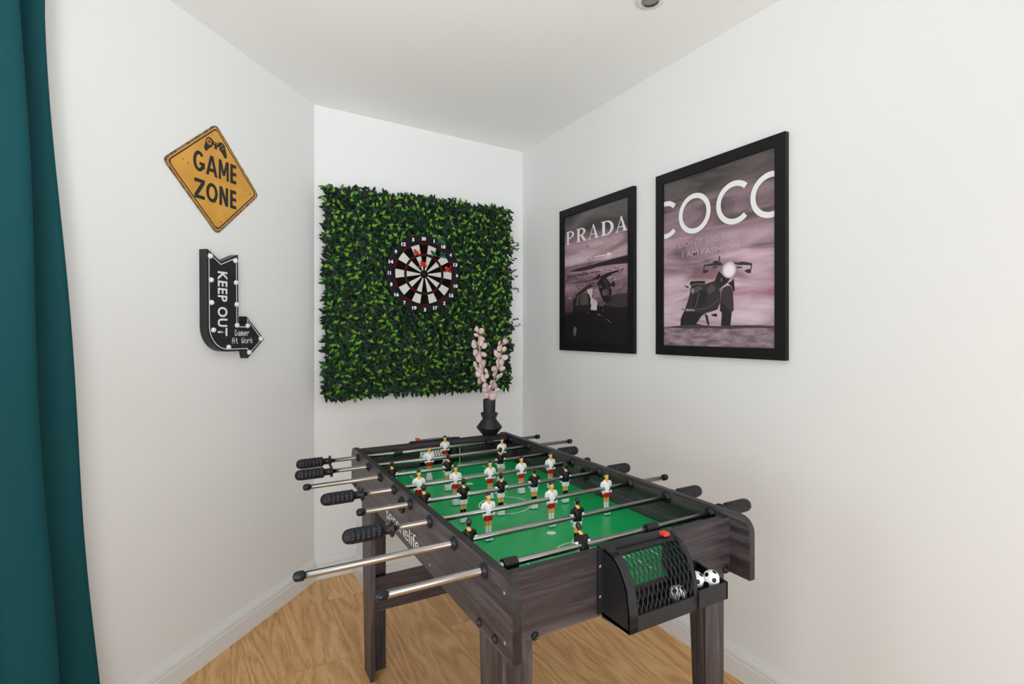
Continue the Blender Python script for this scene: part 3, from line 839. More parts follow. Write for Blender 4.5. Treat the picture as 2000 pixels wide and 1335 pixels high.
def sprig(x, y, edge=False):
    base = Vector((x, y, rnd.uniform(.0, .008)))
    tilt = Vector((rnd.uniform(-.5, .5), rnd.uniform(-.35, .6), 1)).normalized()
    top = base + tilt * rnd.uniform(.020, .036)
    a0 = rnd.uniform(0, 6.28)
    for k in range(4):                                   # spreading older leaves
        a = a0 + k * 1.57 + rnd.uniform(-.4, .4); d = Vector((math.cos(a), math.sin(a), rnd.uniform(-.1, .5)))
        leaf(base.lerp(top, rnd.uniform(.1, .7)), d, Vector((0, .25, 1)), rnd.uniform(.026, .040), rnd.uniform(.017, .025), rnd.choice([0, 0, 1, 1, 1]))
    if rnd.random() < .9:
        a1 = rnd.uniform(0, 6.28); bright = rnd.random()
        for k in range(2):                               # pairs of young leaves standing out of the tip
            a = a1 + k * 3.14 + rnd.uniform(-.4, .4); d = Vector((math.cos(a) * .75, math.sin(a) * .55 + .35, rnd.uniform(.45, .9)))
            leaf(top, d, Vector((-math.cos(a) * .6, -math.sin(a) * .6 + .3, .8)), rnd.uniform(.019, .028), rnd.uniform(.013, .018), 3 if bright > .6 else (2 if bright > .3 else 1))
        if bright > .45:
            leaf(top, Vector((rnd.uniform(-.5, .5), .8, .7)), Vector((0, -.4, 1)), rnd.uniform(.016, .024), rnd.uniform(.009, .013), rnd.choice([3, 4, 4]))
stp = .0262
ny = int(2 * hh / stp); nx = int(2 * hw / stp)
for j in range(ny + 1):
    for i in range(nx + 1):
        x = -hw + .006 + (2 * hw - .012) * i / nx + rnd.uniform(-.011, .011); y = -hh + .006 + (2 * hh - .012) * j / ny + rnd.uniform(-.011, .011)
        sprig(x, y)
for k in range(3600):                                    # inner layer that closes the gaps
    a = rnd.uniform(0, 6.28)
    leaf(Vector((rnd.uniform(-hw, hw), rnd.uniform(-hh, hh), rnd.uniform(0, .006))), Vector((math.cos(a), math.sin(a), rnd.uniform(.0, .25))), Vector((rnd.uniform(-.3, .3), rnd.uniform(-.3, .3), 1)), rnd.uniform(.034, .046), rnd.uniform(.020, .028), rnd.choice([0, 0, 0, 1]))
for k in range(115):                                     # loose leaves past the edges
    s = rnd.choice([0, 0, 1, 2, 3, 3]); u = rnd.uniform(-1, 1)
    p, o = [((-hw, u * hh), (-1, .1)), ((hw, u * hh), (1, 0)), ((u * hw, hh), (.1, 1)), ((u * hw, -hh), (.1, -1))][s]
    d = Vector((o[0] + rnd.uniform(-.6, .6), o[1] + rnd.uniform(-.6, .6), rnd.uniform(.0, .5)))
    leaf(Vector((p[0], p[1], rnd.uniform(.002, .02))), d, Vector((0, .2, 1)), rnd.uniform(.030, .046), rnd.uniform(.016, .022), rnd.choice([0, 0, 1, 1, 2, 3]))
for k in range(9):                                       # wisps low on the right edge
    y = rnd.uniform(-.45, .35); p = Vector((hw, y, .01)); tip = p + Vector((rnd.uniform(.035, .07), rnd.uniform(-.02, .05), .01)); b.tube([p, tip], .0008, 4, 0)
    for q in range(5):
        d = Vector((rnd.uniform(-.3, 1), rnd.uniform(-1, 1), .3)); leaf(p.lerp(tip, .4 + .15 * q), d, Vector((0, .2, 1)), .018, .009, rnd.choice([0, 1, 2]))
DX, DY = .953 - .975, 1.541 - 1.430
for i, q in enumerate(b.v):                              # pressed flat behind the dartboard, clear of the wall
    z = max(q[2], -.02)
    if math.hypot(q[0] - DX, q[1] - DY) < .212: z = min(z, .026 + .004 * (z / .06))
    b.v[i] = (q[0], q[1], z)
me = bpy.data.meshes.new('foliage'); me.from_pydata(b.v, [], b.f)
for k in range(5): me.materials.append(M['leaf%d' % k])
me.polygons.foreach_set('material_index', b.m); me.polygons.foreach_set('use_smooth', b.s)
put(link('foliage', me, ivy), kind='stuff')

# ------------------------------------------------------------------ dartboard and darts
db = thing('dartboard', 'round black and white dartboard with numbered ring on the leaf panel', 'dartboard', (.953, 2.648, 1.541), frame=((1, 0, 0), (0, 0, 1), (0, -1, 0)))
RB = .206
MB().lathe([(.10, -.018), (.165, -.018), (.17, .006), (.10, .006)], seg=64).build('backing', 'dblack', db)
b = MB().lathe([(RB * .80, -.004), (RB * .995, -.004), (RB, 0), (RB, .008), (RB * .99, .010), (RB * .835, .010), (RB * .825, .008), (RB * .80, .006)], seg=96)
b.build('surround_ring', 'ring', db)
order = [20, 1, 18, 4, 13, 6, 10, 15, 2, 17, 3, 19, 7, 16, 8, 11, 14, 9, 12, 5]
rings = [(.0, .045, 'bull'), (.045, .10, 'b2'), (.10, .47, 'in'), (.47, .53, 'tre'), (.53, .765, 'out'), (.765, .83, 'dbl')]
b = MB(); mats = ['dblack', 'dwhite', 'dred', 'dgreen']
rot = R(1.0)
for k in range(20):
    dark = k % 2 == 0
    for r0, r1, nm in rings:
        m = {'bull': 2, 'b2': 3 if not dark else 0, 'in': 0 if dark else 1, 'out': 0 if dark else 1, 'tre': 2 if dark else 3, 'dbl': 2 if dark else 3}[nm]
        for q in range(3):
            a0 = math.pi / 2 + rot - R(18) * (k - .5 + q / 3); a1 = math.pi / 2 + rot - R(18) * (k - .5 + (q + 1) / 3)
            P = [(RB * r * math.cos(a), RB * r * math.sin(a), .0075) for r, a in ((max(r0, .001), a0), (r1, a0), (r1, a1), (max(r0, .001), a1))]
            b.add(P, [(0, 1, 2, 3)], m)
b.build('target_face', mats, db)
b = MB()                                                  # the wire spider
for k in range(20):
    a = math.pi / 2 + rot + R(18) * (k + .5); b.tube([(RB * .10 * math.cos(a), RB * .10 * math.sin(a), .008), (RB * .83 * math.cos(a), RB * .83 * math.sin(a), .008)], .0006, 4)
for r in (.045, .10, .47, .53, .765, .83): b.tube([(RB * r * math.cos(2 * math.pi * k / 60), RB * r * math.sin(2 * math.pi * k / 60), .008) for k in range(61)], .0006, 4)
b.build('wire_divider', mat('dart_wire', (40, 36, 36), .5, .5), db)
for k, nmb in enumerate(order):
    a = math.pi / 2 + rot - R(18) * k; x, y = RB * .915 * math.cos(a), RB * .915 * math.sin(a); s = str(nmb)
    w = .0125 if len(s) == 1 else .024
    if nmb == 1: w = .006
    if nmb == 11: w = .016
    text(s, (x - w / 2, x + w / 2, y - .0095, y + .0095), 'num', db, .0106, 'number', bold=.05)
def dart_meshes(mname):
    """one dart pointing along -z of its own frame: barrel, shaft, flights"""
    br = MB().lathe([(.0006, -.012), (.0022, .0), (.0032, .006), (.0034, .030), (.0024, .036)], 2, seg=12).mesh('barrel', 'steel')
    sh = MB().lathe([(.0022, .036), (.0020, .062)], 2, seg=10).mesh('shaft', mname)
    fl = MB()
    for k in range(4):
        a = R(45 + 90 * k); u = Vector((math.cos(a), math.sin(a), 0))
        out = [(0, .050), (.012, .058), (.0215, .074), (.0215, .087), (.012, .095), (0, .090)]
        n = u.cross(Vector((0, 0, 1))) * .0006
        A = [u * r + Vector((0, 0, h)) + n for r, h in out]; B2 = [u * r + Vector((0, 0, h)) - n for r, h in out]; L = len(out)
        fl.add(A + B2, [tuple(range(L)), tuple(range(L, 2 * L))[::-1]] + [(i, (i + 1) % L, L + (i + 1) % L, L + i) for i in range(L)])
    return br, sh, fl.mesh('flight', mname)
DM = {'fred': dart_meshes('fred'), 'fgreen': dart_meshes('fgreen')}
DARTS = [(.885, 1.641, 'fred', 'red flighted dart high on the left side of the dartboard'), (.919, 1.580, 'fred', 'red flighted dart nearest the bullseye, just above and left of it'), (1.057, 1.562, 'fred', 'red flighted dart on the right side of the dartboard'),
         (1.017, 1.708, 'fgreen', 'green flighted dart stuck in the dartboard rim at number 1'), (.981, 1.643, 'fgreen', 'green flighted dart in the upper right inner ring, left of its green neighbour'), (1.026, 1.637, 'fgreen', 'green flighted dart in the upper right wedge, lowest of the green darts')]
for k, (x, z, c, lab) in enumerate(DARTS):
    # the flights are seen where (x, z) is, about 4.5 cm in front of the face: trace back to the face along the dart
    tiltx, tiltz = rnd.uniform(-.10, .10), rnd.uniform(.0, .14)
    d = thing('dart', lab, 'dart', (.953, 2.64, 1.541), 'darts stuck in the dartboard')
    zl = Vector((tiltx, -1, tiltz)).normalized(); xl = Vector((0, 0, 1)).cross(zl).normalized(); yl = zl.cross(xl)
    o = Vector((x, 2.592, z)) - zl * .046 - Vector((x, 0, 0)) * .0
    o.y = 2.6402
    d.matrix_world = Matrix(((xl.x, yl.x, zl.x, o.x), (xl.y, yl.y, zl.y, o.y), (xl.z, yl.z, zl.z, o.z), (0, 0, 0, 1)))
    br, sh, fl = DM[c]
    link('barrel', br, d); link('shaft', sh, d); link('flight', fl, d)

# ------------------------------------------------------------------ yellow diamond sign on the left wall
LF = (LR, (0, 0, 1), LN)
sg = thing('metal_sign', 'rusty yellow diamond sign reading GAME ZONE on the left wall', 'sign', tuple(lw(-.622, .001, 1.820)), frame=LF)
def rdiamond(s, r=.022, n=6):
    """rounded diamond scaled by s"""
    V_ = [(.229, -.006), (0, .212), (-.230, .006), (.006, -.212)]; out = []
    for i in range(4):
        p = Vector(V_[i]) * s; a = (Vector(V_[i - 1]) * s - p).normalized(); c = (Vector(V_[(i + 1) % 4]) * s - p).normalized()
        A, C_ = p + a * r, p + c * r
        for k in range(n + 1):
            u = k / n; q = A * (1 - u) ** 2 + p * 2 * u * (1 - u) + C_ * u * u; out.append((q.x, q.y))
    return out
curve_shape('plate', [rdiamond(1)], .003, 'signrim', sg)
curve_shape('face', [rdiamond(.955, .019)], .0006, 'sign', sg, .003)
curve_shape('border_line', [rdiamond(.928, .018), rdiamond(.900, .017)], .0004, 'ink', sg, .0036)
ox, oy = -.622, 1.820
def sgfit(x0, x1, y0, y1): return (x0 - ox, x1 - ox, y0 - oy, y1 - oy)
def block_word(word, boxes, y0, y1, w=.0132):
    """heavy sans capitals drawn with strokes"""
    out = []; h = y1 - y0
    for ch, (x0, x1) in zip(word, boxes):
        X = lambda u: x0 + (x1 - x0) * u
        if ch in 'GO':
            cx, cy, rx, ry = (x0 + x1) / 2, (y0 + y1) / 2, (x1 - x0) / 2, h / 2
            a0, a1 = (42, 335) if ch == 'G' else (0, 360)
            n_ = 40
            P = lambda a, d: (cx + (rx - d) * math.cos(R(a)), cy + (ry - d) * math.sin(R(a)))
            for k in range(n_):
                a, c = a0 + (a1 - a0) * k / n_, a0 + (a1 - a0) * (k + 1) / n_
                out.append([P(a, 0), P(c, 0), P(c, w), P(a, w)])
            if ch == 'G': out += [[(cx + .002, cy - w * .1), (x1, cy - w * .1), (x1, cy - w * 1.0), (cx + .002, cy - w * 1.0)], [(x1 - w, cy - w * .1), (x1, cy - w * .1), (x1, cy - ry * .62), (x1 - w, cy - ry * .70)]]
        if ch == 'A': out += [[(x0, y0), (x0 + w, y0), (X(.5) + w * .35, y1), (X(.5) - w * .55, y1)], [(x1, y0), (x1 - w, y0), (X(.5) - w * .35, y1), (X(.5) + w * .55, y1)], [(X(.24), y0 + h * .2), (X(.76), y0 + h * .2), (X(.70), y0 + h * .36), (X(.30), y0 + h * .36)]]
        if ch == 'M': out += [[(x0, y0), (x0 + w * .85, y0), (x0 + w * .85, y1), (x0, y1)], [(x1 - w * .85, y0), (x1, y0), (x1, y1), (x1 - w * .85, y1)], [(x0 + w * .1, y1), (x0 + w * 1.0, y1), (X(.5) + w * .4, y0 + h * .22), (X(.5) - w * .4, y0 + h * .22)], [(x1 - w * 1.0, y1), (x1 - w * .1, y1), (X(.5) + w * .4, y0 + h * .22), (X(.5) - w * .4, y0 + h * .22)]]
        if ch == 'N': out += [[(x0, y0), (x0 + w, y0), (x0 + w, y1), (x0, y1)], [(x1 - w, y0), (x1, y0), (x1, y1), (x1 - w, y1)], [(x0, y1), (x0 + w * 1.1, y1), (x1, y0), (x1 - w * 1.1, y0)]]
        if ch == 'E': out += [[(x0, y0), (x0 + w, y0), (x0 + w, y1), (x0, y1)]] + [[(x0, y), (x1, y), (x1, y + w), (x0, y + w)] for y in (y0, (y0 + y1 - w) / 2, y1 - w)]
        if ch == 'Z': out += [[(x0, y0), (x1, y0), (x1, y0 + w), (x0, y0 + w)], [(x0, y1 - w), (x1, y1 - w), (x1, y1), (x0, y1)], [(x0, y0 + w), (x0 + w * 1.3, y0 + w), (x1, y1 - w), (x1 - w * 1.3, y1 - w)]]
    return [[(x - ox, y - oy) for x, y in p] for p in out]
flat('lettering', block_word('GAME', ((-.728, -.676), (-.671, -.616), (-.610, -.560), (-.552, -.521)), 1.826, 1.902) + block_word('ZONE', ((-.723, -.676), (-.670, -.615), (-.607, -.563), (-.553, -.521)), 1.726, 1.799), 'ink', sg, .0042)
def pad(x, y): return (x - ox - .001, y - oy)
body = [pad(*q) for q in [(-.672, 1.945), (-.668, 1.962), (-.655, 1.970), (-.642, 1.967), (-.634, 1.960), (-.612, 1.960), (-.604, 1.967), (-.591, 1.970), (-.578, 1.962), (-.574, 1.945), (-.568, 1.925), (-.571, 1.914), (-.580, 1.913), (-.590, 1.926), (-.602, 1.936), (-.623, 1.934), (-.644, 1.936), (-.656, 1.926), (-.666, 1.913), (-.675, 1.914), (-.678, 1.925)]]
curve_shape('gamepad_picture', [body, [pad(*q) for q in circle(-.655, 1.952, .0115)], [pad(*q) for q in circle(-.635, 1.941, .006)], [pad(*q) for q in circle(-.611, 1.941, .006)]] + [[pad(*q) for q in circle(x, y, .0028)] for x, y in ((-.591, 1.960), (-.591, 1.944), (-.599, 1.952), (-.583, 1.952), (-.628, 1.955), (-.617, 1.955))], .0004, 'ink', sg, .0036)
flat('gamepad_cross', stroke([pad(-.663, 1.952), pad(-.647, 1.952)], .004) + stroke([pad(-.655, 1.944), pad(-.655, 1.960)], .004), 'ink', sg, .0042)
rr = random.Random(4)
sp = []
for cx, cy, n, w in ((-.205, .004, 10, .026), (-.10, -.02, 3, .05), (-.03, -.115, 7, .03), (.0, .165, 3, .02), (.16, -.03, 6, .03), (.03, -.165, 7, .03), (-.15, .05, 6, .03), (.10, -.09, 4, .04)):
    for k in range(n):
        x, y = cx + rr.uniform(-w, w), cy + rr.uniform(-w, w); q = rr.uniform(.0012, .0034)
        if abs(x) / .229 + abs(y) / .212 < .88: sp.append([(x + q * rr.uniform(.5, 1.3) * math.cos(a * 1.05), y + q * rr.uniform(.5, 1.3) * math.sin(a * 1.05)) for a in range(6)])
flat('rust_chips', sp, mat('rust_chip', (92, 62, 36), .7), sg, .00415)

# ------------------------------------------------------------------ black arrow marquee sign
ox, oy = -.555, 1.33
ar = thing('marquee_arrow_sign', 'black curved arrow sign with round bulbs reading KEEP OUT below the yellow diamond', 'sign', tuple(lw(ox, .0005, oy)), frame=LF)
def ap(q): return [(x - ox, y - oy) for x, y in q]
arcb = [(-.695 + .098 * (1 - math.cos(R(a))), 1.256 - .098 * math.sin(R(a))) for a in range(0, 91, 10)]
outl = [(-.697, 1.541), (-.631, 1.501), (-.546, 1.540), (-.543, 1.263), (-.502, 1.263), (-.502, 1.298), (-.400, 1.204), (-.494, 1.126), (-.502, 1.158)] + arcb[::-1]
def inset(P, d):
    P = [Vector(p) for p in P]; n = len(P); out = []
    ar_ = sum(P[i].x * P[(i + 1) % n].y - P[(i + 1) % n].x * P[i].y for i in range(n)); sgn = 1 if ar_ > 0 else -1
    for i in range(n):
        a = (P[i] - P[i - 1]).normalized(); c = (P[(i + 1) % n] - P[i]).normalized()
        na, nc = Vector((-a.y, a.x)) * sgn, Vector((-c.y, c.x)) * sgn; m_ = (na + nc); m_ = m_ / max(.35, m_.length_squared / 2) ; m_ = m_ / 1.0
        out.append(P[i] + (na + nc) / max(.5, 1 + na.dot(nc)) * d)
    return [(p.x, p.y) for p in out]
D = .035
body_o = curve_shape('body', [ap(outl)], D, 'blackm', ar)
bv = body_o.modifiers.new('bevel', 'BEVEL'); bv.width = .0025; bv.segments = 2; bv.limit_method = 'ANGLE'; bv.angle_limit = R(50)
curve_shape('outline_stripe', [ap(inset(outl, .0075)), ap(inset(outl, .0105))], .0006, 'num', ar, D)
text('KEEP OUT', (-.648 - ox, -.600 - ox, 1.218 - oy, 1.464 - oy), 'num', ar, D + .0006, 'lettering', bold=.026, spacing=1.12, rot=-math.pi / 2)
GL = {'G': '01110 10000 10000 10011 10001 10001 01110', 'a': '00000 00000 01110 00001 01111 10001 01111', 'm': '00000 00000 11110 10101 10101 10101 10101', 'e': '00000 00000 01110 10001 11111 10000 01110', 'r': '00000 00000 10110 11001 10000 10000 10000', 'A': '01110 10001 10001 11111 10001 10001 10001', 't': '00100 00100 01110 00100 00100 00100 00011', 'W': '10001 10001 10001 10101 10101 10101 01010', 'o': '00000 00000 01110 10001 10001 10001 01110', 'k': '10000 10000 10010 10100 11000 10100 10010', ' ': ''}
def pixel_text(s, x0, x1, y0, y1):
    out = []; cols = len(s) * 6 - 1; w = (x1 - x0) / cols; h = (y1 - y0) / 7
    for i, ch in enumerate(s):
        for r, row in enumerate(GL[ch].split()):
            for c, bit in enumerate(row):
                if bit == '1':
                    x = x0 + (i * 6 + c) * w; y = y1 - (r + 1) * h; out.append([(x, y), (x + w, y), (x + w, y + h), (x, y + h)])
    return out
flat('small_lettering', pixel_text('Gamer', -.563 - ox, -.485 - ox, 1.2185 - oy, 1.2425 - oy) + pixel_text('At Work', -.577 - ox, -.464 - ox, 1.188 - oy, 1.211 - oy), 'num', ar, D + .0006)
for x, y in [(-.684, 1.515), (-.562, 1.514), (-.680, 1.427), (-.558, 1.428), (-.678, 1.343), (-.555, 1.342), (-.553, 1.260), (-.496, 1.259), (-.422, 1.2055), (-.487, 1.151), (-.596, 1.175), (-.669, 1.241)]:
    MB().lathe([(.0098, D), (.0098, D + .002), (.0090, D + .006), (.0060, D + .0095), (.0025, D + .011), (.0003, D + .0112)], 2, (x - ox, y - oy, 0), 24).build('bulb', 'bulb', ar)

# ------------------------------------------------------------------ framed posters on the right wall
PF = ((0, -1, 0), (0, 0, 1), (-1, 0, 0))
def poster(name, label, yc, zc, bg):
    t = thing(name, label, 'picture', (XR - .0008, yc, zc), frame=PF)
    W, H, w = .289, .3745, .036
    lps = [[(-W, -H), (W, -H), (W, H), (-W, H)], [(-W + w + .003, -H + w + .003), (W - w - .003, -H + w + .003), (W - w - .003, H - w - .003), (-W + w + .003, H - w - .003)]]
    o = curve_shape('frame', lps, .018, 'frame', t)
    bv = o.modifiers.new('bevel', 'BEVEL'); bv.width = .0015; bv.segments = 2; bv.limit_method = 'ANGLE'
    return t, (flat_quad('print', -W + w - .002, W - w + .002, -H + w - .002, H - w + .002, bg, t))
def flat_quad(name, x0, x1, y0, y1, m, parent, z=.010):
    return MB().box(x0, x1, y0, y1, z - .002, z).build(name, m, parent)
ZP_ = .0102
tone = {}
def tn(c):
    if c not in tone: tone[c] = mat('ink_%d_%d_%d' % c, c, .34)
    return tone[c]
CL = ((84, 76, 79), (222, 210, 216))
bgC = print_material('print_mauve_sky', [(0, (152, 130, 140)), (.06, (140, 116, 126)), (.112, (110, 92, 100)), (.118, (190, 168, 178)), (.155, (206, 186, 196)), (.185, (214, 198, 206)), (.30, (206, 186, 194)), (.45, (190, 168, 176)), (.62, (170, 146, 154)), (.78, (132, 114, 120)), (.90, (98, 92, 91)), (1, (92, 88, 86))], CL, -.3365, .3365, (2.6, 12, 1), .8, 4.3)
pc, pr_ = poster('framed_poster', 'larger black framed mauve poster of a motorcycle, nearer of the two on the right wall', 1.3275, 1.514, bgC)
K = .2475
cq = lambda L: [[(min(max(x, -K), K), y) for x, y in q] for q in L]
CO = arc_ring(-.238, .183, .0575, .0770, 45, 180, 30, (-K, K)) + arc_ring(-.238, .183, .0575, .0770, -180, -46, 30, (-K, K)) + arc_ring(-.090, .182, .0585, .0780, 0, 360, 64) + arc_ring(.091, .185, .0580, .0780, 46, 312, 50) + arc_ring(.234, .181, .0580, .0780, 20, 340, 60, (-K, K))
merge_into(pr_, flat('headline', CO, tn((240, 238, 238)), None, ZP_ + .0016))
merge_into(pr_, text("I DON'T DO FASHION", (-.193, .200, .058, .081), tn((178, 158, 164)), None, ZP_, 'faint', bold=.004))
merge_into(pr_, text("I AM FASHION", (-.150, .110, .016, .038), tn((188, 168, 174)), None, ZP_, 'faint', bold=.004))
def moto():
    dk, dk2, md, lt = (34, 28, 32), (50, 44, 48), (84, 74, 80), (150, 136, 142)
    z = [ZP_]
    def L(c, *polys):
        z[0] += .00008; merge_into(pr_, flat('picture', list(polys), tn(c) if isinstance(c, tuple) else c, None, z[0]))
    M['print_ground'] = varied('print_ground', (112, 92, 100), (176, 152, 162), (16, 46, 1), .34, .38, .66)
    L('print_ground', [(-.246, -.336), (.247, -.336), (.247, -.262), (.19, -.257), (.13, -.259), (.10, -.256), (.02, -.259), (-.05, -.254), (-.08, -.247), (-.10, -.248), (-.13, -.254), (-.19, -.256), (-.2465, -.262)])
    L((72, 60, 66), [(-.246, -.262), (-.19, -.2565), (-.13, -.254), (-.10, -.248), (-.08, -.247), (-.05, -.254), (.02, -.259), (.10, -.256), (.19, -.257), (.2465, -.262), (.2465, -.269), (.15, -.266), (.08, -.270), (-.02, -.266), (-.12, -.268), (-.2, -.263)])
    L(dk2, [(-.036, -.097), (.006, -.089), (.032, -.117), (.030, -.171), (.017, -.197), (-.004, -.202), (-.034, -.208), (-.056, -.219), (-.084, -.252), (-.120, -.252), (-.161, -.255), (-.159, -.226), (-.140, -.194), (-.124, -.160), (-.114, -.132), (-.106, -.101), (-.112, -.094)])
    L(dk, [(-.159, -.226), (-.140, -.200), (-.06, -.205), (-.056, -.219), (-.084, -.252), (-.161, -.255)], [(-.042, -.210), (-.027, -.217), (-.019, -.254), (-.027, -.255)], [(-.012, -.214), (.014, -.211), (.017, -.224), (-.004, -.221)], [(-.115, -.094), (-.108, -.081), (-.070, -.083), (-.038, -.086), (-.040, -.098)], [(-.144, -.095), (-.120, -.100), (-.118, -.106), (-.126, -.106)], [(-.10, -.15), (-.07, -.12), (-.03, -.13), (-.03, -.17), (-.07, -.19), (-.10, -.18)])
    L((60, 50, 54), [(.056, -.112), (.040, -.120), (.033, -.140), (.030, -.171), (.028, -.201), (.037, -.210), (.033, -.2575), (.073, -.2585), (.080, -.208), (.088, -.203), (.085, -.145), (.080, -.121), (.070, -.112)])
    L(dk, [(.030, -.171), (.028, -.201), (.037, -.210), (.033, -.2575), (.073, -.2585), (.078, -.215), (.050, -.18)], [(.063, -.102), (.077, -.098), (.088, -.087), (.092, -.128), (.087, -.139), (.080, -.118)])
    L(dk, [(.024, -.054), (.014, -.071), (.006, -.089), (.017, -.107), (.032, -.117), (.060, -.102), (.073, -.086), (.046, -.077)])
    L(dk2, [(-.045, -.024), (-.004, -.023), (-.001, -.016), (.014, -.014), (.037, -.026), (.037, -.035), (.017, -.033), (-.045, -.029)], [(.023, 0), (.030, -.001), (.028, -.019), (.023, -.018)], [(-.050, -.053), (-.048, -.044), (-.023, -.045), (-.023, -.051), (-.038, -.057)], [(-.045, -.026), (-.041, -.026), (-.043, -.046), (-.046, -.046)], [(.088, -.030), (.112, -.033), (.113, -.031), (.130, -.032), (.162, -.042), (.162, -.049), (.130, -.044), (.110, -.042), (.088, -.034)], [(.131, -.065), (.143, -.060), (.157, -.062), (.158, -.074), (.146, -.075)], [(.158, -.046), (.162, -.046), (.158, -.066), (.154, -.066)], [(-.004, -.036), (.018, -.034), (.014, -.040), (-.004, -.041)], [(.100, -.048), (.122, -.049), (.122, -.053), (.100, -.052)])
    L(md, [(-.10, -.115), (-.07, -.10), (-.05, -.112), (-.08, -.13)], [(-.03, -.115), (-.005, -.10), (.01, -.12), (-.02, -.14)], *stroke([(-.082, -.19), (-.05, -.194), (-.02, -.186), (.01, -.170), (.024, -.155)], .004))
    L(lt, *stroke([(-.086, -.186), (-.066, -.13)], .0018), [(-.134, -.188), (-.088, -.192), (-.088, -.199), (-.134, -.198)], circle(-.148, -.190, .010, .006), circle(-.098, -.120, .007, .010), *stroke([(-.112, -.096), (-.075, -.094), (-.042, -.098)], .002), circle(.029, -.124, .003, .005), circle(.036, -.088, .002, .008))
    L((206, 190, 198), circle(.069, -.055, .0300))
    L((224, 212, 218), circle(.069, -.056, .0255))
    L((246, 242, 244), circle(.069, -.057, .0205))
    L((52, 46, 50), *stroke([(.118, .1455), (.135, .1475), (.147, .150)], .002))
moto()

bgS = print_material('print_grey_sky', [(0, (40, 34, 37)), (.20, (52, 43, 47)), (.30, (104, 84, 92)), (.42, (164, 134, 146)), (.52, (180, 152, 162)), (.60, (150, 126, 134)), (.615, (204, 190, 192)), (.68, (196, 176, 182)), (.75, (170, 146, 154)), (.80, (122, 107, 112)), (.9, (104, 98, 98)), (1, (100, 98, 95))], CL, -.3365, .3365, (2.4, 10, 1), .75, 1.7)
ps, ps_ = poster('framed_poster', 'smaller looking black framed poster of a beach scene, the farther one near the corner', 2.040, 1.511, bgS)
def serif(ch, x0, x1, y0, y1):
    """thick-and-thin serif capitals in a unit box"""
    U = []; th, tk = .075, .22
    if ch in 'PRD':
        U += [[(.10, 0), (.10 + tk, 0), (.10 + tk, 1), (.10, 1)], [(0, 0), (.46, 0), (.46, .045), (0, .045)], [(0, .955), (.45, .955), (.45, 1), (0, 1)]]
        y_b, rr_ = (0, .5) if ch == 'D' else (.44, .28)
        cy = (y_b + 1) / 2; n = 18
        for k in range(n):
            a, c = [math.pi * (-.5 + (k + q) / n) for q in (0, 1)]
            xo = .98 if ch == 'D' else .92; x_c = .40
            P = lambda a, s: (x_c + (xo - x_c - s * (tk if True else 0)) * math.cos(a), cy + ((1 - y_b) / 2 - s * th) * math.sin(a))
            U.append([P(a, 0), P(c, 0), P(c, 1), P(a, 1)])
        U += [[(.25, 1 - th), (.40, 1 - th), (.40, 1), (.25, 1)], [(.25, y_b), (.40, y_b), (.40, y_b + th), (.25, y_b + th)]]
        if ch == 'R': U += [[(.42, .46), (.64, .46), (.98, 0), (.73, 0)], [(.70, 0), (1.08, 0), (1.08, .045), (.70, .045)]]
    if ch == 'A':
        U += [[(.10, 0), (.17, 0), (.52, .98), (.46, .98)], [(.44, 1.03), (.54, 1.03), (.95, 0), (.70, 0)], [(.24, .30), (.70, .30), (.70, .36), (.24, .36)], [(0, 0), (.30, 0), (.30, .045), (0, .045)], [(.60, 0), (1.04, 0), (1.04, .045), (.60, .045)]]
    return [[(x0 + x * (x1 - x0), y0 + y * (y1 - y0)) for x, y in p] for p in U]
W_ = []
for ch, x0, x1 in (('P', -.237, -.160), ('R', -.146, -.062), ('A', -.048, .036), ('D', .053, .148), ('A', .157, .240)): W_ += serif(ch, x0, x1, .186, .255)
merge_into(ps_, flat('headline', W_, tn((240, 236, 236)), None, ZP_ + .0002))
merge_into(ps_, text('MARFA', (-.068, .071, .148, .164), tn((206, 190, 195)), None, ZP_ + .0002, 'faint', bold=.004))
merge_into(ps_, text('1837 MI', (-.122, -.024, .082, .098), tn((224, 212, 212)), None, ZP_ + .0002, 'faint', bold=.006))
merge_into(ps_, flat('arrow', stroke([(.001, .0935), (.105, .0935)], .004) + [[(.096, .104), (.136, .0938), (.096, .083), (.104, .0935)]], tn((240, 236, 236)), None, ZP_ + .0002))
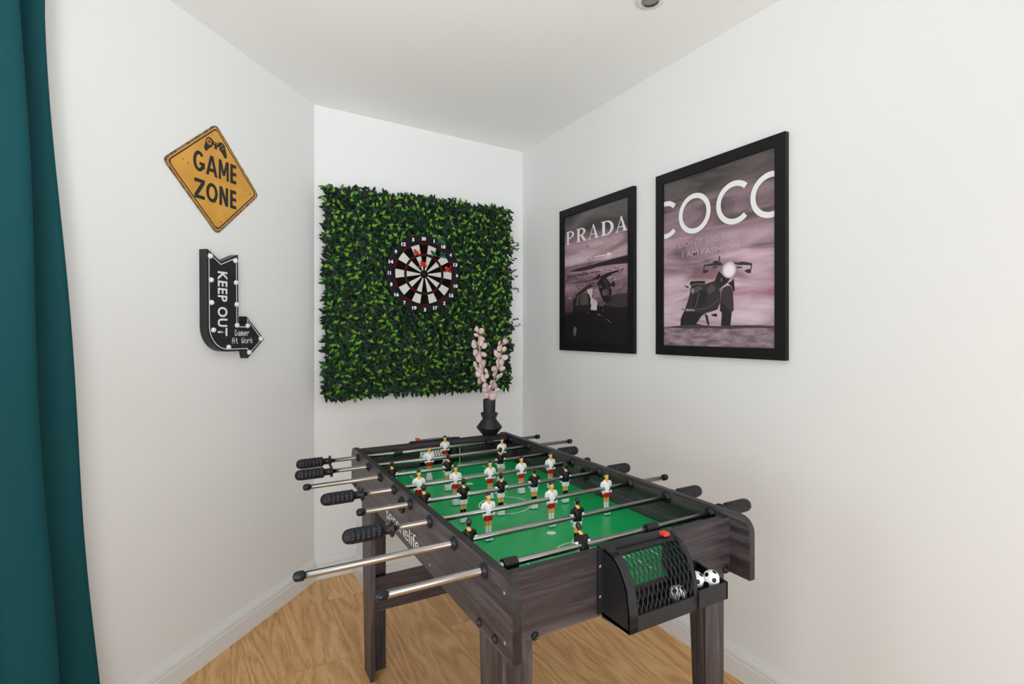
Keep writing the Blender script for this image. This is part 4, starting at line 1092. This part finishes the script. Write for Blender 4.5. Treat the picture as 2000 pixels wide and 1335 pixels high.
def beach():
    z = [ZP_ + .0002]
    def L(c, *polys):
        z[0] += .00008; merge_into(ps_, flat('picture', list(polys), tn(c) if isinstance(c, tuple) else c, None, z[0]))
    L((62, 50, 56), [(-.13, .052), (0, .058), (.10, .066), (.2425, .072), (.2425, .034), (.15, .040), (.02, .042), (-.02, .036), (-.10, .034), (-.2, .040), (-.2, .044)])
    L((44, 36, 40), [(.0, .050), (.10, .060), (.2425, .068), (.2425, .040), (.12, .046), (.05, .044)])
    L((98, 78, 86), [(-.24, .020), (-.10, .026), (.04, .020), (.06, .014), (-.08, .012), (-.22, .006)], [(-.23, -.02), (-.10, -.012), (.03, -.020), (-.08, -.026)])
    q = random.Random(3)
    for c_, n_ in (((92, 74, 82), 130), ((196, 172, 180), 70), ((66, 54, 60), 50)):
        L(c_, *[circle(q.uniform(-.235, .23), q.uniform(-.13, .03), q.uniform(.003, .013), q.uniform(.0008, .0024), 7, q.uniform(0, 1)) for _ in range(n_)])
    L((40, 32, 36), [(.020, -.014), (.1, .004), (.178, .012), (.183, .004), (.14, -.002), (.089, -.018)], [(-.02, -.014), (.02, -.008), (.04, .010), (.05, -.004), (.03, -.020)])
    L((60, 48, 52), [(-.154, -.082), (-.033, -.036), (-.004, -.050), (-.030, -.056), (-.120, -.092), (-.148, -.097)])
    L((30, 26, 28), [(-.247, -.198), (-.191, -.185), (-.173, -.164), (-.028, -.169), (.027, -.144), (.100, -.148), (.178, -.165), (.244, -.158), (.246, -.336), (-.247, -.336)])
    L((64, 54, 58), [(.10, -.12), (.15, -.10), (.244, -.10), (.244, -.158), (.178, -.165), (.10, -.148)])
    L((206, 196, 198), [(-.055, -.062), (-.011, -.062), (-.017, -.105), (.027, -.131), (.021, -.171), (-.028, -.166), (-.036, -.120)])
    L((88, 78, 80), [(-.179, -.113), (-.150, -.096), (-.072, -.080), (-.040, -.086), (-.026, -.110), (-.028, -.142), (-.061, -.168), (-.173, -.164)])
    L((40, 34, 36), [(-.179, -.113), (-.150, -.096), (-.138, -.100), (-.150, -.13), (-.160, -.166), (-.173, -.164)], [(-.118, -.092), (-.108, -.088), (-.114, -.12), (-.112, -.166), (-.122, -.166), (-.126, -.12)], [(-.052, -.082), (-.040, -.086), (-.026, -.110), (-.028, -.142), (-.050, -.168), (-.044, -.12)], [(-.17, -.14), (-.02, -.140), (-.03, -.175), (-.173, -.170)])
    L((34, 30, 32), [(.026, -.040), (.045, -.020), (.069, -.014), (.098, -.022), (.120, -.046), (.132, -.080), (.130, -.124), (.105, -.143), (.074, -.130), (.053, -.100)], circle(.144, -.053, .0125, .013), [(.116, -.050), (.14, -.048), (.14, -.058), (.120, -.060)])
    L((92, 82, 86), [(.040, -.058), (.062, -.066), (.058, -.052), (.044, -.046)], [(.062, -.078), (.100, -.070), (.106, -.100), (.070, -.104)], *stroke([(.069, -.022), (.096, -.040), (.110, -.070), (.116, -.11)], .004))
    L((96, 86, 88), [(.048, -.126), (.086, -.132), (.074, -.155), (.037, -.148)], [(-.165, -.245), (-.140, -.262), (-.150, -.300), (-.175, -.290)])
    L((58, 52, 54), [(.09, -.150), (.118, -.152), (.116, -.162), (.092, -.160)], *stroke([(.03, -.185), (.13, -.232)], .003))
    L((120, 110, 112), *stroke([(.028, -.188), (.052, -.198)], .005), *stroke([(.10, -.216), (.128, -.234)], .004), circle(-.155, -.262, .006, .012), circle(.07, -.172, .003, .006), circle(-.05, -.180, .003, .006))
    q = random.Random(7); L((46, 42, 42), *[circle(q.uniform(-.22, .23), q.uniform(-.325, -.20), q.uniform(.002, .006), q.uniform(.001, .004), 7) for _ in range(60)])
    L((110, 90, 98), *[circle(q.uniform(-.23, .22), q.uniform(-.11, .02), q.uniform(.003, .010), q.uniform(.0008, .002), 7) for _ in range(3)])
beach()
